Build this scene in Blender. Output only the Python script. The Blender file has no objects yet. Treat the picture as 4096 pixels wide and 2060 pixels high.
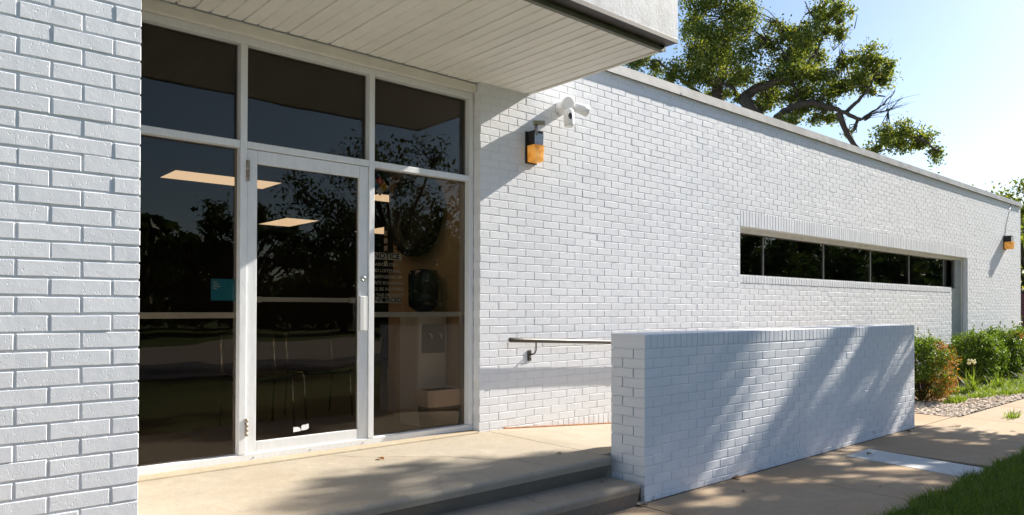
import bpy, bmesh, math, random
import numpy as np
from mathutils import Vector, Matrix

random.seed(7)
RNG = np.random.default_rng(11)
scene = bpy.context.scene
COL = scene.collection

# ------------------------------------------------------------------ camera
EYE = 1.3413
cam_d = bpy.data.cameras.new('camera')
cam = bpy.data.objects.new('camera', cam_d)
COL.objects.link(cam)
YAW, PITCH, ROLL = math.radians(43.2454), math.radians(0.5161), math.radians(0.1236)
fwd = Vector((math.sin(YAW)*math.cos(PITCH), math.cos(YAW)*math.cos(PITCH), math.sin(PITCH)))
right = Vector((math.cos(YAW), -math.sin(YAW), 0))
up = right.cross(fwd)
r2 = right*math.cos(ROLL) + up*math.sin(ROLL)
u2 = up*math.cos(ROLL) - right*math.sin(ROLL)
m = Matrix((r2, u2, -fwd)).transposed().to_4x4()
m.translation = (0, 0, EYE)
cam.matrix_world = m
cam_d.sensor_width = 36
cam_d.lens = 2907.8/4096*36
cam_d.shift_x = (2048-2246.4)/4096
cam_d.shift_y = (1208.4-1030)/4096
cam_d.clip_start = 0.05
cam_d.clip_end = 2000
scene.camera = cam

# ------------------------------------------------------------------ light
SUN_DIR = Vector((1, -0.164, 0.668)).normalized()
world = bpy.data.worlds.new('World'); scene.world = world
world.use_nodes = True
wn = world.node_tree
bg = wn.nodes['Background']
sky = wn.nodes.new('ShaderNodeTexSky')
sky.sky_type = 'NISHITA'; sky.sun_disc = False
sky.sun_elevation = math.asin(SUN_DIR.z)
sky.sun_rotation = math.atan2(SUN_DIR.x, SUN_DIR.y)
sky.air_density = 1.0; sky.dust_density = 0.85; sky.ozone_density = 2.0; sky.altitude = 300
wn.links.new(sky.outputs[0], bg.inputs[0])
bg.inputs[1].default_value = 0.075
sd = bpy.data.lights.new('sun', 'SUN'); sd.energy = 5.0; sd.angle = math.radians(0.53)
sd.color = (1.0, 0.93, 0.82)
so = bpy.data.objects.new('sun', sd); COL.objects.link(so)
so.rotation_euler = (-SUN_DIR).to_track_quat('-Z', 'Y').to_euler()
so.location = (20, -5, 20)
vs = scene.view_settings
vs.view_transform = 'Standard'; vs.look = 'None'; vs.gamma = 1; vs.use_curve_mapping = False
vs.exposure = 1.25
scene.cycles.use_denoising = True
scene.cycles.max_bounces = 10
scene.cycles.transparent_max_bounces = 24
scene.cycles.sample_clamp_indirect = 8

# ------------------------------------------------------------------ helpers
def link(o, parent=None):
    COL.objects.link(o)
    if parent is not None: o.parent = parent
    return o

def tag(o, label=None, cat=None, group=None, kind=None):
    if label: o['label'] = label
    if cat: o['category'] = cat
    if group: o['group'] = group
    if kind: o['kind'] = kind
    return o

def empty(name, loc=(0, 0, 0)):
    o = bpy.data.objects.new(name, None); o.location = loc
    o.empty_display_size = 0.1
    return link(o)

def fast_mesh(name, V, F, smooth=False):
    """V (n,3) array, F (m,k) array of equal sized faces"""
    V = np.asarray(V, np.float32); F = np.asarray(F, np.int32)
    me = bpy.data.meshes.new(name)
    me.vertices.add(len(V)); me.vertices.foreach_set('co', V.ravel())
    k = F.shape[1]
    me.loops.add(F.size); me.loops.foreach_set('vertex_index', F.ravel())
    me.polygons.add(len(F))
    me.polygons.foreach_set('loop_start', np.arange(len(F), dtype=np.int32)*k)
    me.polygons.foreach_set('loop_total', np.full(len(F), k, np.int32))
    me.polygons.foreach_set('use_smooth', np.full(len(F), smooth, bool))
    me.update(calc_edges=True); me.validate()
    return me

def obj_from(name, me, mat, parent=None, **kw):
    if mat is not None and not me.materials: me.materials.append(mat)
    o = bpy.data.objects.new(name, me)
    link(o, parent); tag(o, **kw)
    return o

class MB:
    """collects shapes into one mesh"""
    def __init__(s): s.bm = bmesh.new()
    def box(s, x0, x1, y0, y1, z0, z1, bev=0.0, rot=None, piv=None):
        vs_ = [s.bm.verts.new(p) for p in ((x0,y0,z0),(x1,y0,z0),(x1,y1,z0),(x0,y1,z0),(x0,y0,z1),(x1,y0,z1),(x1,y1,z1),(x0,y1,z1))]
        fs = [s.bm.faces.new([vs_[i] for i in f]) for f in ((0,3,2,1),(4,5,6,7),(0,1,5,4),(1,2,6,5),(2,3,7,6),(3,0,4,7))]
        if rot is not None:
            bmesh.ops.rotate(s.bm, verts=vs_, cent=piv or ((x0+x1)/2,(y0+y1)/2,(z0+z1)/2), matrix=rot)
        if bev > 0:
            es = list({e for f in fs for e in f.edges})
            bmesh.ops.bevel(s.bm, geom=es, offset=bev, segments=2, affect='EDGES', profile=0.5)
        return s
    def tube(s, pts, rad, n=10, cap=True):
        pts = [Vector(p) for p in pts]
        if not hasattr(rad, '__len__'): rad = [rad]*len(pts)
        rings = []; prev = None
        for i, p in enumerate(pts):
            t = (pts[min(i+1, len(pts)-1)] - pts[max(i-1, 0)])
            t = t.normalized() if t.length > 1e-9 else Vector((0, 0, 1))
            if prev is None:
                a = Vector((0, 0, 1)) if abs(t.z) < 0.9 else Vector((1, 0, 0))
                prev = a.cross(t).normalized()
            x = (prev - t*prev.dot(t)).normalized(); prev = x
            y = t.cross(x)
            rings.append([s.bm.verts.new(p + (x*math.cos(2*math.pi*k/n) + y*math.sin(2*math.pi*k/n))*rad[i]) for k in range(n)])
        for a, b in zip(rings, rings[1:]):
            for k in range(n):
                f = s.bm.faces.new((a[k], a[(k+1) % n], b[(k+1) % n], b[k])); f.smooth = n > 5
        if cap:
            s.bm.faces.new(rings[0][::-1]); s.bm.faces.new(rings[-1])
        return s
    def lathe(s, prof, axis=Vector((0,0,1)), org=Vector((0,0,0)), n=24):
        axis = Vector(axis).normalized(); org = Vector(org)
        a = Vector((0,0,1)) if abs(axis.z) < 0.9 else Vector((1,0,0))
        x = a.cross(axis).normalized(); y = axis.cross(x)
        rings = []
        for r, h in prof:
            rings.append([s.bm.verts.new(org + axis*h + (x*math.cos(2*math.pi*k/n)+y*math.sin(2*math.pi*k/n))*max(r, 1e-4)) for k in range(n)])
        for a_, b in zip(rings, rings[1:]):
            for k in range(n):
                f = s.bm.faces.new((a_[k], a_[(k+1) % n], b[(k+1) % n], b[k])); f.smooth = True
        s.bm.faces.new(rings[0][::-1]); s.bm.faces.new(rings[-1])
        return s
    def poly(s, pts):
        s.bm.faces.new([s.bm.verts.new(p) for p in pts]); return s
    def prism(s, prof, y0, y1, plane='xz'):
        """extrude a closed profile of (a,b) along the third axis"""
        def P(a, b, c):
            return {'xz': (a, c, b), 'yz': (c, a, b), 'xy': (a, b, c)}[plane]
        A = [s.bm.verts.new(P(a, b, y0)) for a, b in prof]; B = [s.bm.verts.new(P(a, b, y1)) for a, b in prof]
        n = len(prof)
        for k in range(n): s.bm.faces.new((A[k], A[(k+1) % n], B[(k+1) % n], B[k]))
        s.bm.faces.new(A[::-1]); s.bm.faces.new(B)
        return s
    def build(s, name, mat, parent=None, **kw):
        bmesh.ops.recalc_face_normals(s.bm, faces=s.bm.faces)
        me = bpy.data.meshes.new(name); s.bm.to_mesh(me); s.bm.free()
        return obj_from(name, me, mat, parent, **kw)

# ------------------------------------------------------------------ materials
class NT:
    def __init__(s, name):
        s.m = bpy.data.materials.new(name); s.m.use_nodes = True
        s.t = s.m.node_tree; s.t.nodes.clear()
        s.out = s.n('OutputMaterial')
    def n(s, typ, **kw):
        nd = s.t.nodes.new('ShaderNode'+typ)
        for k, v in kw.items(): setattr(nd, k, v)
        return nd
    def l(s, a, b): s.t.links.new(a, b)
    def pos(s, scale=(1, 1, 1)):
        g = s.n('NewGeometry'); mp = s.n('Mapping'); mp.inputs['Scale'].default_value = scale
        s.l(g.outputs['Position'], mp.inputs[0]); return mp.outputs[0]
    def noise(s, vec, scale, detail=4, rough=0.55):
        nd = s.n('TexNoise'); nd.inputs['Scale'].default_value = scale; nd.inputs['Detail'].default_value = detail
        nd.inputs['Roughness'].default_value = rough; s.l(vec, nd.inputs['Vector']); return nd.outputs['Fac']
    def ramp(s, fac, stops):
        r = s.n('ValToRGB'); el = r.color_ramp.elements
        while len(el) < len(stops): el.new(0.5)
        for e, (p, c) in zip(el, stops):
            e.position = p; e.color = c if len(c) == 4 else (*c, 1)
        s.l(fac, r.inputs[0]); return r.outputs[0]
    def mix(s, fac, a, b, mode='MIX'):
        nd = s.n('Mix', data_type='RGBA', blend_type=mode)
        for v, i in ((fac, 0), (a, 6), (b, 7)):
            if hasattr(v, 'links'): s.l(v, nd.inputs[i])
            else: nd.inputs[i].default_value = v if i == 0 else (*v, 1)
        return nd.outputs[2]
    def math(s, op, a, b=0.5):
        nd = s.n('Math', operation=op)
        for v, i in ((a, 0), (b, 1)):
            if hasattr(v, 'links'): s.l(v, nd.inputs[i])
            else: nd.inputs[i].default_value = v
        return nd.outputs[0]
    def bsdf(s, col, rough=0.6, metal=0.0, spec=0.5, bump=None, bump_d=0.002, bump_s=1.0):
        b = s.n('BsdfPrincipled')
        for v, k in ((col, 'Base Color'), (rough, 'Roughness'), (metal, 'Metallic'), (spec, 'Specular IOR Level')):
            if hasattr(v, 'links'): s.l(v, b.inputs[k])
            else: b.inputs[k].default_value = (*v, 1) if k == 'Base Color' else v
        if bump is not None:
            bp = s.n('Bump'); bp.inputs['Distance'].default_value = bump_d; bp.inputs['Strength'].default_value = bump_s
            s.l(bump, bp.inputs['Height']); s.l(bp.outputs[0], b.inputs['Normal'])
        s.l(b.outputs[0], s.out.inputs[0]); return b

def simple(name, col, rough=0.6, metal=0.0, var=0.0, scale=8, spec=0.5):
    t = NT(name)
    if var:
        f = t.noise(t.pos(), scale, 5)
        c = t.ramp(f, [(0.3, tuple(k*(1-var) for k in col)), (0.7, tuple(min(1, k*(1+var)) for k in col))])
        t.bsdf(c, rough, metal, spec)
    else: t.bsdf(col, rough, metal, spec)
    return t.m

def paint_brick(name, base, pit=1.0, grime=0.25):
    t = NT(name); p = t.pos()
    big = t.noise(p, 2.2, 4); med = t.noise(p, 9, 4)
    c = t.ramp(big, [(0.3, tuple(k*0.93 for k in base)), (0.7, base)])
    c = t.mix(t.ramp(med, [(0.35, (0, 0, 0)), (0.8, (1, 1, 1))]), c, tuple(k*0.95 for k in base))
    # chips and grime flecks where paint has gone
    fl = t.noise(t.pos((30, 30, 14)), 1.6, 5, 0.7)
    c = t.mix(t.ramp(fl, [(0.69, (0, 0, 0)), (0.76, (grime, grime, grime))]), c, (0.16, 0.12, 0.09))
    sep = t.n('SeparateXYZ'); t.l(p, sep.inputs[0])
    low = t.n('MapRange'); low.inputs['From Min'].default_value = 0.0; low.inputs['From Max'].default_value = 0.42
    low.inputs['To Min'].default_value = 0.15; low.inputs['To Max'].default_value = 0.0; t.l(sep.outputs[2], low.inputs[0])
    sp = t.math('ADD', t.noise(t.pos((6, 6, 9)), 2.2, 6, 0.72), low.outputs[0])
    c = t.mix(t.ramp(sp, [(0.70, (0, 0, 0)), (0.80, (0.55,)*3)]), c, (0.20, 0.145, 0.10))
    pv = t.pos((1.0, 1.0, 0.45))
    pits = t.ramp(t.noise(pv, 170, 2, 0.5), [(0.27, (0, 0, 0)), (0.36, (1, 1, 1))])
    grain = t.noise(pv, 320, 2)
    lump = t.noise(p, 28, 3)
    h = t.math('ADD', t.math('MULTIPLY', pits, 0.8*pit), t.math('ADD', t.math('MULTIPLY', grain, 0.28*pit), t.math('MULTIPLY', lump, 0.55)))
    t.bsdf(c, 0.58, 0, 0.3, h, 0.0016, 0.9)
    return t.m

def concrete(name, base, warm=(0.5, 0.36, 0.22), stain=0.5, bump=1.0):
    t = NT(name); p = t.pos()
    oi = t.n('ObjectInfo')
    big = t.noise(p, 0.9, 5, 0.6); med = t.noise(p, 5, 6, 0.65); fine = t.noise(p, 220, 3)
    c = t.ramp(med, [(0.25, tuple(k*0.82 for k in base)), (0.75, tuple(min(1, k*1.08) for k in base))])
    c = t.mix(t.ramp(big, [(0.35, (0, 0, 0)), (0.75, (stain,)*3)]), c, tuple(a*b*1.5 for a, b in zip(base, warm)))
    c = t.mix(t.ramp(fine, [(0.35, (0.35,)*3), (0.6, (0, 0, 0))]), c, tuple(k*0.55 for k in base))
    spots = t.noise(p, 34, 2)
    c = t.mix(t.ramp(spots, [(0.70, (0, 0, 0)), (0.76, (0.45,)*3)]), c, tuple(k*0.5 for k in base))
    blot = t.noise(t.pos((1.0, 1.6, 1.0)), 13, 7, 0.75)
    c = t.mix(t.ramp(blot, [(0.50, (0, 0, 0)), (0.68, (0.5,)*3)]), c, tuple(k*0.70 for k in base))
    pale = t.noise(t.pos((1.7, 1.0, 1.0)), 4.1, 7, 0.75)
    c = t.mix(t.ramp(pale, [(0.55, (0, 0, 0)), (0.72, (0.45,)*3)]), c, tuple(min(1, k*1.22) for k in base))
    c = t.mix(1.0, c, t.ramp(oi.outputs['Random'], [(0, (0.9, 0.9, 0.9)), (1, (1, 1, 1))]), 'MULTIPLY')
    h = t.math('ADD', t.math('MULTIPLY', fine, 0.5), t.math('ADD', med, spots))
    t.bsdf(c, 0.85, 0, 0.3, h, 0.002*bump, 0.8)
    return t.m

def leaf_mat(name, cols, trans=0.45, rough=0.5):
    t = NT(name)
    g = t.n('NewGeometry')
    c = t.ramp(g.outputs['Random Per Island'], [(i/(len(cols)-1), k) for i, k in enumerate(cols)])
    pr = t.n('BsdfPrincipled'); pr.inputs['Roughness'].default_value = rough; t.l(c, pr.inputs['Base Color'])
    pr.inputs['Specular IOR Level'].default_value = 0.4
    tr = t.n('BsdfTranslucent'); t.l(t.mix(1.0, c, (1.3, 1.25, 0.6), 'MULTIPLY'), tr.inputs[0])
    mx = t.n('MixShader'); mx.inputs[0].default_value = trans
    t.l(pr.outputs[0], mx.inputs[1]); t.l(tr.outputs[0], mx.inputs[2]); t.l(mx.outputs[0], t.out.inputs[0])
    return t.m

def glass_mat(name, tint, ior=1.45, wave=0.0):
    t = NT(name)
    tr = t.n('BsdfTransparent'); tr.inputs[0].default_value = (*tint, 1)
    gl = t.n('BsdfAnisotropic'); gl.inputs['Roughness'].default_value = 0.0; gl.inputs['Color'].default_value = (1, 1, 1, 1)
    fr = t.n('Fresnel'); fr.inputs['IOR'].default_value = ior
    if wave:
        bp = t.n('Bump'); bp.inputs['Distance'].default_value = wave; bp.inputs['Strength'].default_value = 1
        t.l(t.noise(t.pos((1.3, 1.3, 2.0)), 1.6, 1), bp.inputs['Height'])
        t.l(bp.outputs[0], gl.inputs['Normal'])
    mx = t.n('MixShader'); t.l(fr.outputs[0], mx.inputs[0]); t.l(tr.outputs[0], mx.inputs[1]); t.l(gl.outputs[0], mx.inputs[2])
    t.l(mx.outputs[0], t.out.inputs[0]); return t.m

WHITE = paint_brick('white_painted_brick', (0.76, 0.771, 0.802))
MORTAR = paint_brick('painted_mortar', (0.73, 0.735, 0.75), 0.6, 0.4)
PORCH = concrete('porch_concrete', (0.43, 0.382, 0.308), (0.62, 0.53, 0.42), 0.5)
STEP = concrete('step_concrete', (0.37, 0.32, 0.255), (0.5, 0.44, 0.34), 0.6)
RISER = concrete('shaded_stained_riser', (0.25, 0.22, 0.185), (0.5, 0.45, 0.38), 0.6)  # staining and the deep shade on the risers, both put into the colour
WALK = concrete('walk_concrete', (0.41, 0.315, 0.215), (0.62, 0.47, 0.32), 0.6)
PATCH = concrete('pale_concrete', (0.62, 0.62, 0.60), (0.62, 0.6, 0.58), 0.2)
DIRT = simple('dirt', (0.09, 0.065, 0.045), 0.95, var=0.4, scale=30)

def aluminium():
    t = NT('painted_aluminium')
    f = t.noise(t.pos((3, 3, 0.6)), 14, 4)
    c = t.ramp(f, [(0.3, (0.72, 0.735, 0.75)), (0.7, (0.79, 0.80, 0.81))])
    rust = t.noise(t.pos(), 40, 5, 0.7)
    c = t.mix(t.ramp(rust, [(0.70, (0, 0, 0)), (0.78, (0.5, 0.5, 0.5))]), c, (0.30, 0.25, 0.2))
    t.bsdf(c, t.ramp(f, [(0.2, (0.34,)*3), (0.8, (0.5,)*3)]), 0.12, 0.5)
    return t.m
ALU = aluminium()
def fascia_mat():
    t = NT('weathered_silver_fascia'); p = t.pos()
    big = t.noise(t.pos((1.4, 1.4, 1.0)), 5, 5, 0.6); fine = t.noise(t.pos((1, 1, 0.3)), 90, 4, 0.65); crack = t.noise(p, 42, 6, 0.75)
    c = t.ramp(big, [(0.3, (0.27, 0.272, 0.28)), (0.62, (0.66, 0.665, 0.675))])
    c = t.mix(t.ramp(fine, [(0.58, (0, 0, 0)), (0.75, (0.45,)*3)]), c, (0.32, 0.32, 0.33))
    h = t.math('ADD', t.math('MULTIPLY', t.ramp(crack, [(0.44, (0, 0, 0)), (0.56, (1, 1, 1))]), 0.7), t.math('ADD', t.math('MULTIPLY', big, 3.0), fine))
    t.bsdf(c, t.ramp(big, [(0.3, (0.5,)*3), (0.75, (0.65,)*3)]), 0.0, 0.3, h, 0.0006, 0.7)
    return t.m
FASCIA = fascia_mat()
DARKMETAL = simple('dark_brown_metal', (0.045, 0.038, 0.032), 0.45, 0.2, 0.3, 20)
OLIVE = simple('olive_trim', (0.15, 0.15, 0.11), 0.55, 0.0, 0.15)
SOFFIT = simple('cream_soffit', (0.83, 0.81, 0.77), 0.5, 0, 0.05, 3)
CREAM = simple('cream_trim', (0.72, 0.695, 0.64), 0.5, 0, 0.08, 6)
COPING = simple('grey_coping_metal', (0.34, 0.335, 0.33), 0.5, 0.2, 0.25, 4)
GLASS = glass_mat('tinted_glass', (0.80, 0.74, 0.66), 1.38, 0.0012)
WINGLASS = glass_mat('dark_window_glass', (0.40, 0.38, 0.35), 1.6, 0.002)
RUST = simple('rusty_steel', (0.30, 0.255, 0.21), 0.55, 0.4, 0.6, 60)
BARK = simple('bark', (0.055, 0.043, 0.034), 0.95, 0, 0.5, 14)

# ------------------------------------------------------------------ bricks
CH, BL, JT = 0.0677, 0.2032, 0.0062
_cache = {}
def brick_arrays(w, h, d, seed):
    rg = np.random.default_rng(seed)
    us = [0, 0.25, 0.5, 0.75, 1.0]
    if w >= h:
        per = [(u*w, 0) for u in us] + [(u*w, h) for u in us[::-1]]
    else:
        per = [(0, u*h) for u in us[::-1]] + [(w, u*h) for u in us]
    P = np.array(per); n = len(P); c = np.array([w/2, h/2])
    sgn = np.sign(P - c)
    sgn[np.abs(P-c) < 1e-6] = 0
    if w >= h:
        sgn[[1, 2, 3, 6, 7, 8], 0] = 0
    else:
        sgn[[1, 2, 3, 6, 7, 8], 1] = 0
    b = 0.0019
    ins = P - sgn*(b + rg.uniform(-0.0008, 0.0016, (n, 2)))
    mid = P + rg.uniform(-0.0009, 0.0009, (n, 2))
    tl = rg.uniform(-0.0006, 0.0006, 3)
    fr = np.column_stack([ins[:, 0], tl[0] + tl[1]*(ins[:, 0]/w-.5)*2 + tl[2]*(ins[:, 1]/h-.5) + rg.uniform(-0.0003, 0.0003, n), ins[:, 1]])
    md = np.column_stack([mid[:, 0], np.full(n, b*0.9), mid[:, 1]])
    bk = np.column_stack([mid[:, 0], np.full(n, d), mid[:, 1]])
    V = np.vstack([fr, md, bk])
    F4 = []
    for k in range(n):
        k2 = (k+1) % n
        F4 += [(k, n+k, n+k2, k2), (n+k, 2*n+k, 2*n+k2, n+k2)]
    # front face split into quads between opposite points
    for k in range(4): F4.append((k, k+1, n-2-k, n-1-k))
    return V, np.array(F4)

def brick_mesh(w, h, d, var, mat):
    key = (round(w, 3), round(h, 3), round(d, 3), var, mat.name)
    if key not in _cache:
        V, F = brick_arrays(w, h, d, hash(key[:3]) % 9999 + var*31)
        me = fast_mesh('brick', V, F); me.materials.append(mat)
        _cache[key] = me
    return _cache[key]

def lay_bricks(specs, ang, parent, mat, n_single, dist, name='brick', stuff_name='brick_courses'):
    """specs: (x,y,z,w,h,d) with world origin of the brick's lower start corner; ang turns local x about z"""
    specs = [s for s in specs if s[3] > 0.012 and s[4] > 0.008]
    order = sorted(range(len(specs)), key=lambda i: dist(specs[i]))
    ca, sa = math.cos(ang), math.sin(ang)
    Vs, Fs, off = [], [], 0
    for rank, i in enumerate(order):
        x, y, z, w, h, d = specs[i]
        if h < 0.07 and random.random() < 0.035: h += JT*0.95
        rx = random.gauss(0, 0.0045); jz = random.gauss(0, 0.0007); jy = random.gauss(0, 0.0003)
        if rank < n_single:
            o = bpy.data.objects.new(name, brick_mesh(w, h, d, random.randrange(6), mat))
            o.location = (x - sa*jy, y + ca*jy, z + jz); o.rotation_euler = (0, random.gauss(0, 0.002), ang + random.gauss(0, 0.003))
            link(o, parent)
        else:
            V, F = brick_arrays(w, h, d, random.randrange(40))
            t = random.gauss(0, 0.003)
            V = V.copy(); V[:, 1] += jy + t*(V[:, 0]-w/2); V[:, 2] += jz
            W = np.column_stack([x + V[:, 0]*ca - V[:, 1]*sa, y + V[:, 0]*sa + V[:, 1]*ca, z + V[:, 2]])
            Vs.append(W); Fs.append(F + off); off += len(W)
    if Vs:
        obj_from(stuff_name, fast_mesh(stuff_name, np.vstack(Vs), np.vstack(Fs)), mat, parent, kind='stuff')

def course(x0, x1, joint0, z0, h):
    """bricks of one course between x0 and x1; joints at joint0 + n*BL"""
    out = []; n = math.floor((x0 - joint0)/BL + 1e-6)
    j = joint0 + n*BL
    while j < x1 - 1e-6:
        a = max(j + JT/2, x0 if j + JT/2 < x0 else j + JT/2); b = min(j + BL - JT/2, x1)
        if b - a > 0.015:
            if random.random() < 0.05 and b < x1 - 0.05: b += JT*0.9
            out.append((a, b))
        j += BL
    return out

# ------------------------------------------------------------------ the building
DW, DS, DP = 4.931, 5.02, 3.285
WX0, WX1, WTOP = 3.69, 19.10, 3.70
building = empty('office_building', (3.69, 4.93, 0.0))
tag(building, 'white painted brick office building with glass entrance, canopy and long side wall', 'building')
bl_loc = Vector(building.location)
def B(o):
    """parent to the building keeping world place"""
    o.parent = building; o.matrix_parent_inverse = Matrix.Translation(-bl_loc); return o

# entrance pier
pier = B(MB().box(-3.2, 0.7615, DP+0.0036, 5.6, -0.2, 4.3).build('entrance_pier', MORTAR))
specs = []
z_top = 2.260
for k in range(-30, 34):
    zt = z_top - k*CH; zb = zt - CH + JT + 0.0028
    if zt < 0.02: continue
    j = 0.567 if k % 2 == 1 else 0.466      # course below line k
    for a, b in course(-1.2, 0.765, j, zb, CH):
        a += 0.0016 if a > -1 else 0
        specs.append((a, DP, zb, b-a-(0.0016 if b < 0.76 else 0), CH-JT-0.0028, 0.2 if (b > 0.75 and k % 2 == 0) else 0.098))
lay_bricks(specs, 0, pier, WHITE, 130, lambda s: 99 if (s[0]+s[3] < 0.3 or not 0.4 < s[2] < 2.62) else abs(s[2]-1.5))
specs = []
for k in range(-30, 34):
    zt = z_top - k*CH; zb = zt - CH + JT
    if zt < 0.02: continue
    st = DP + (0.2032 if k % 2 == 0 else 0.1016)
    y = st
    while y < 5.0:
        specs.append((0.765, y+JT/2, zb, min(BL-JT, 5.0-y), CH-JT, 0.09)); y += BL
lay_bricks(specs, math.pi/2, pier, WHITE, 0, lambda s: 0, stuff_name='side_brick_courses')

# long wall: core with the ribbon opening left out
OX0, OX1, OZ = 7.609, 15.58, 2.347
core = MB()
core.box(WX0+0.005, OX0-0.004, DW+0.0028, 5.23, -0.2, WTOP-0.004)
core.box(OX1+0.004, WX1-0.005, DW+0.0028, 5.23, -0.2, WTOP-0.004)
core.box(OX0-0.004, OX1+0.004, DW+0.0028, 5.23, OZ+0.004, WTOP-0.004)
core.box(WX1-0.25, WX1-0.006, 5.23, 16, -0.2, WTOP-0.004)
core.box(WX0, WX1-0.006, 15.8, 16, -0.2, WTOP-0.004)
core.box(-3.0, WX1-0.006, 5.6, 15.8, WTOP-0.2, WTOP-0.03)
wall = B(core.build('long_wall', MORTAR))
specs = []
for k in range(-22, 33):
    zt = 2.2054 - k*CH; zb = zt - CH + JT
    if zt > WTOP + 0.01: continue
    rowlock_top = k == -22
    base = k >= 28
    if base and zt < 0: continue
    if rowlock_top:
        x = WX0
        while x < WX1-0.05:
            specs.append((x+0.004, DW, zb, 0.0596, CH-JT, 0.09)); x += CH
        continue
    j = 3.997 if k % 2 == 1 else 3.8954
    spans = [(WX0, WX1)]
    if zb > OZ - 0.02 and zb < 2.50 and zt < 2.56: spans = [(WX0, OX0-JT), (OX1+JT, WX1)]
    elif zt < OZ + 0.02: spans = [(WX0, OX0-0.002), (OX1+0.002, WX1)]
    for s0, s1 in spans:
        for a, b in course(s0, s1, j, zb, CH):
            if k == 28 and a > 4.32: continue
            if k > 28 and (zt < 0.28): continue
            if k > 28 and a > 4.32: continue
            specs.append((a, DW, zb, b-a, CH-JT, 0.2 if (a < WX0+0.01 and k % 2 == 1) else 0.098))
# rowlock footing that follows the ramp
x = 4.325
while x < 7.55:
    specs.append((x+0.004, DW, max(0.0, 0.302-0.073*(x-3.9))-0.03, 0.0596, 0.3098-max(0.0, 0.302-0.073*(x-3.9))+0.03, 0.09)); x += CH
# soldier lintel over the ribbon window
x = OX0
while x < OX1-0.03:
    specs.append((x+0.004, DW-0.001, 2.351, 0.0596, 0.190, 0.11)); x += CH*0.9995
lay_bricks(specs, 0, wall, WHITE, 300, lambda s: (s[0]**2 + DW**2) + (0 if s[2] > 0.25 else 4))
# infill below the window
IY = DW+0.022
infill = B(MB().box(OX0-0.003, 14.765, IY+0.0026, 5.2, -0.2, 1.748).build('infill_wall', MORTAR))
specs = []
for k in range(0, 26):
    zt = 1.655 - k*CH; zb = zt - CH + JT
    if zt < 0: continue
    for a, b in course(OX0, 14.77, OX0+0.14 + (0.1016 if k % 2 else 0), zb, CH):
        specs.append((a, IY, zb, b-a, CH-JT, 0.09))
x = OX0+0.03
while x < 14.74:
    specs.append((x, IY-0.004, 1.664, 0.0586, 0.088, 0.12)); x += CH
lay_bricks(specs, 0, infill, WHITE, 0, lambda s: 0)

# ribbon window
GY = 5.13
wf = MB()
wf.box(OX0-0.002, OX1, GY-0.10, GY+0.08, OZ-0.045, OZ+0.003)       # head
wf.box(OX0-0.002, 15.2, GY-0.035, GY+0.08, 1.750, 1.775)
rib = B(wf.build('ribbon_window', CREAM))
wall_rev = MB().box(OX1, OX1+0.006, DW+0.03, 5.2, 0.0, OZ).build('window_reveal', WHITE); B(wall_rev)
px = [OX0, 8.44, 10.08, 11.65, 13.20, 14.86, 15.22]
for a, b in zip(px, px[1:]):
    g = MB().box(a+0.014, b-0.014, GY, GY+0.006, 1.775, OZ-0.045).build('glass_pane', WINGLASS, rib)
    g.rotation_euler = (0, 0, 0)
MUL = simple('window_mullion_metal', (0.17, 0.16, 0.14), 0.4, 0.3)
for a in px[1:-1]:
    MB().box(a-0.011, a+0.011, GY-0.012, GY+0.03, 1.775, OZ-0.045).build('mullion', MUL, rib)
POSTG = simple('grey_painted_panel', (0.36, 0.365, 0.345), 0.55, 0, 0.1, 5)
B(MB().box(14.775, 15.50, 5.03, 5.06, 0.0, 1.745).box(15.22, 15.50, 5.03, 5.06, 1.745, OZ-0.05).build('grey_post', POSTG))
B(MB().box(15.505, 15.54, 5.015, 5.08, 0.0, OZ-0.05, 0.004).build('white_trim', CREAM))
B(MB().box(15.545, 15.575, 5.045, 5.08, 0.0, OZ-0.05).build('red_edge_trim', simple('dark_red', (0.16, 0.05, 0.04), 0.6)))

# coping along the roof edge
cp = MB()
cp.prism([(DW-0.035, WTOP-0.012), (DW-0.028, WTOP-0.012), (DW-0.028, WTOP+0.0), (5.35, WTOP+0.004), (5.35, WTOP+0.11), (DW-0.008, WTOP+0.098), (DW-0.008, WTOP+0.062), (DW-0.020, WTOP+0.058), (DW-0.020, WTOP+0.022), (DW-0.035, WTOP+0.016)], 4.26, WX1+0.03, 'yz')
coping = B(cp.build('roof_coping', COPING))
for xx in np.arange(6.4, 19, 3.05):
    MB().box(xx, xx+0.10, DW-0.038, DW-0.03, WTOP-0.011, WTOP+0.015).build('joint_cover', COPING, coping)
B(MB().box(8.6, 9.6, 5.36, 5.40, 3.83, 3.865, rot=Matrix.Rotation(0.015, 3, 'Y')).box(12.2, 13.9, 5.4, 5.46, 3.83, 3.88).build('roof_edge_flashing', DARKMETAL))

# canopy
SZ = 3.255
can = MB()
can.box(0.77, 4.235, 3.36, 4.95, SZ+0.05, SZ+0.48)
canopy = B(can.build('canopy', SOFFIT))
pw = 0.3048; x = 4.205 - 11*pw - 0.0
k = 0
while x < 4.2:
    prof = []
    gx = pw/3
    a = x+0.0005
    bot = [(a, SZ+0.012), (a, SZ)]
    for q in range(3):
        e = x + gx*(q+1) - 0.019
        if q < 2: bot += [(e, SZ), (e+0.005, SZ+0.010), (e+0.014, SZ+0.010), (e+0.019, SZ)]
        else: bot += [(e, SZ), (e+0.005, SZ+0.010), (e+0.0182, SZ+0.010)]
    bot += [(x+pw-0.0005, SZ+0.014)]
    me = MB().prism(bot[::-1], 3.43, 4.985, 'xz')
    me.build('soffit_panel', SOFFIT, canopy)
    x += pw
MB().box(0.77, 4.233, 3.395, 3.43, SZ-0.006, SZ+0.022).build('edge_channel', OLIVE, canopy)
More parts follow.
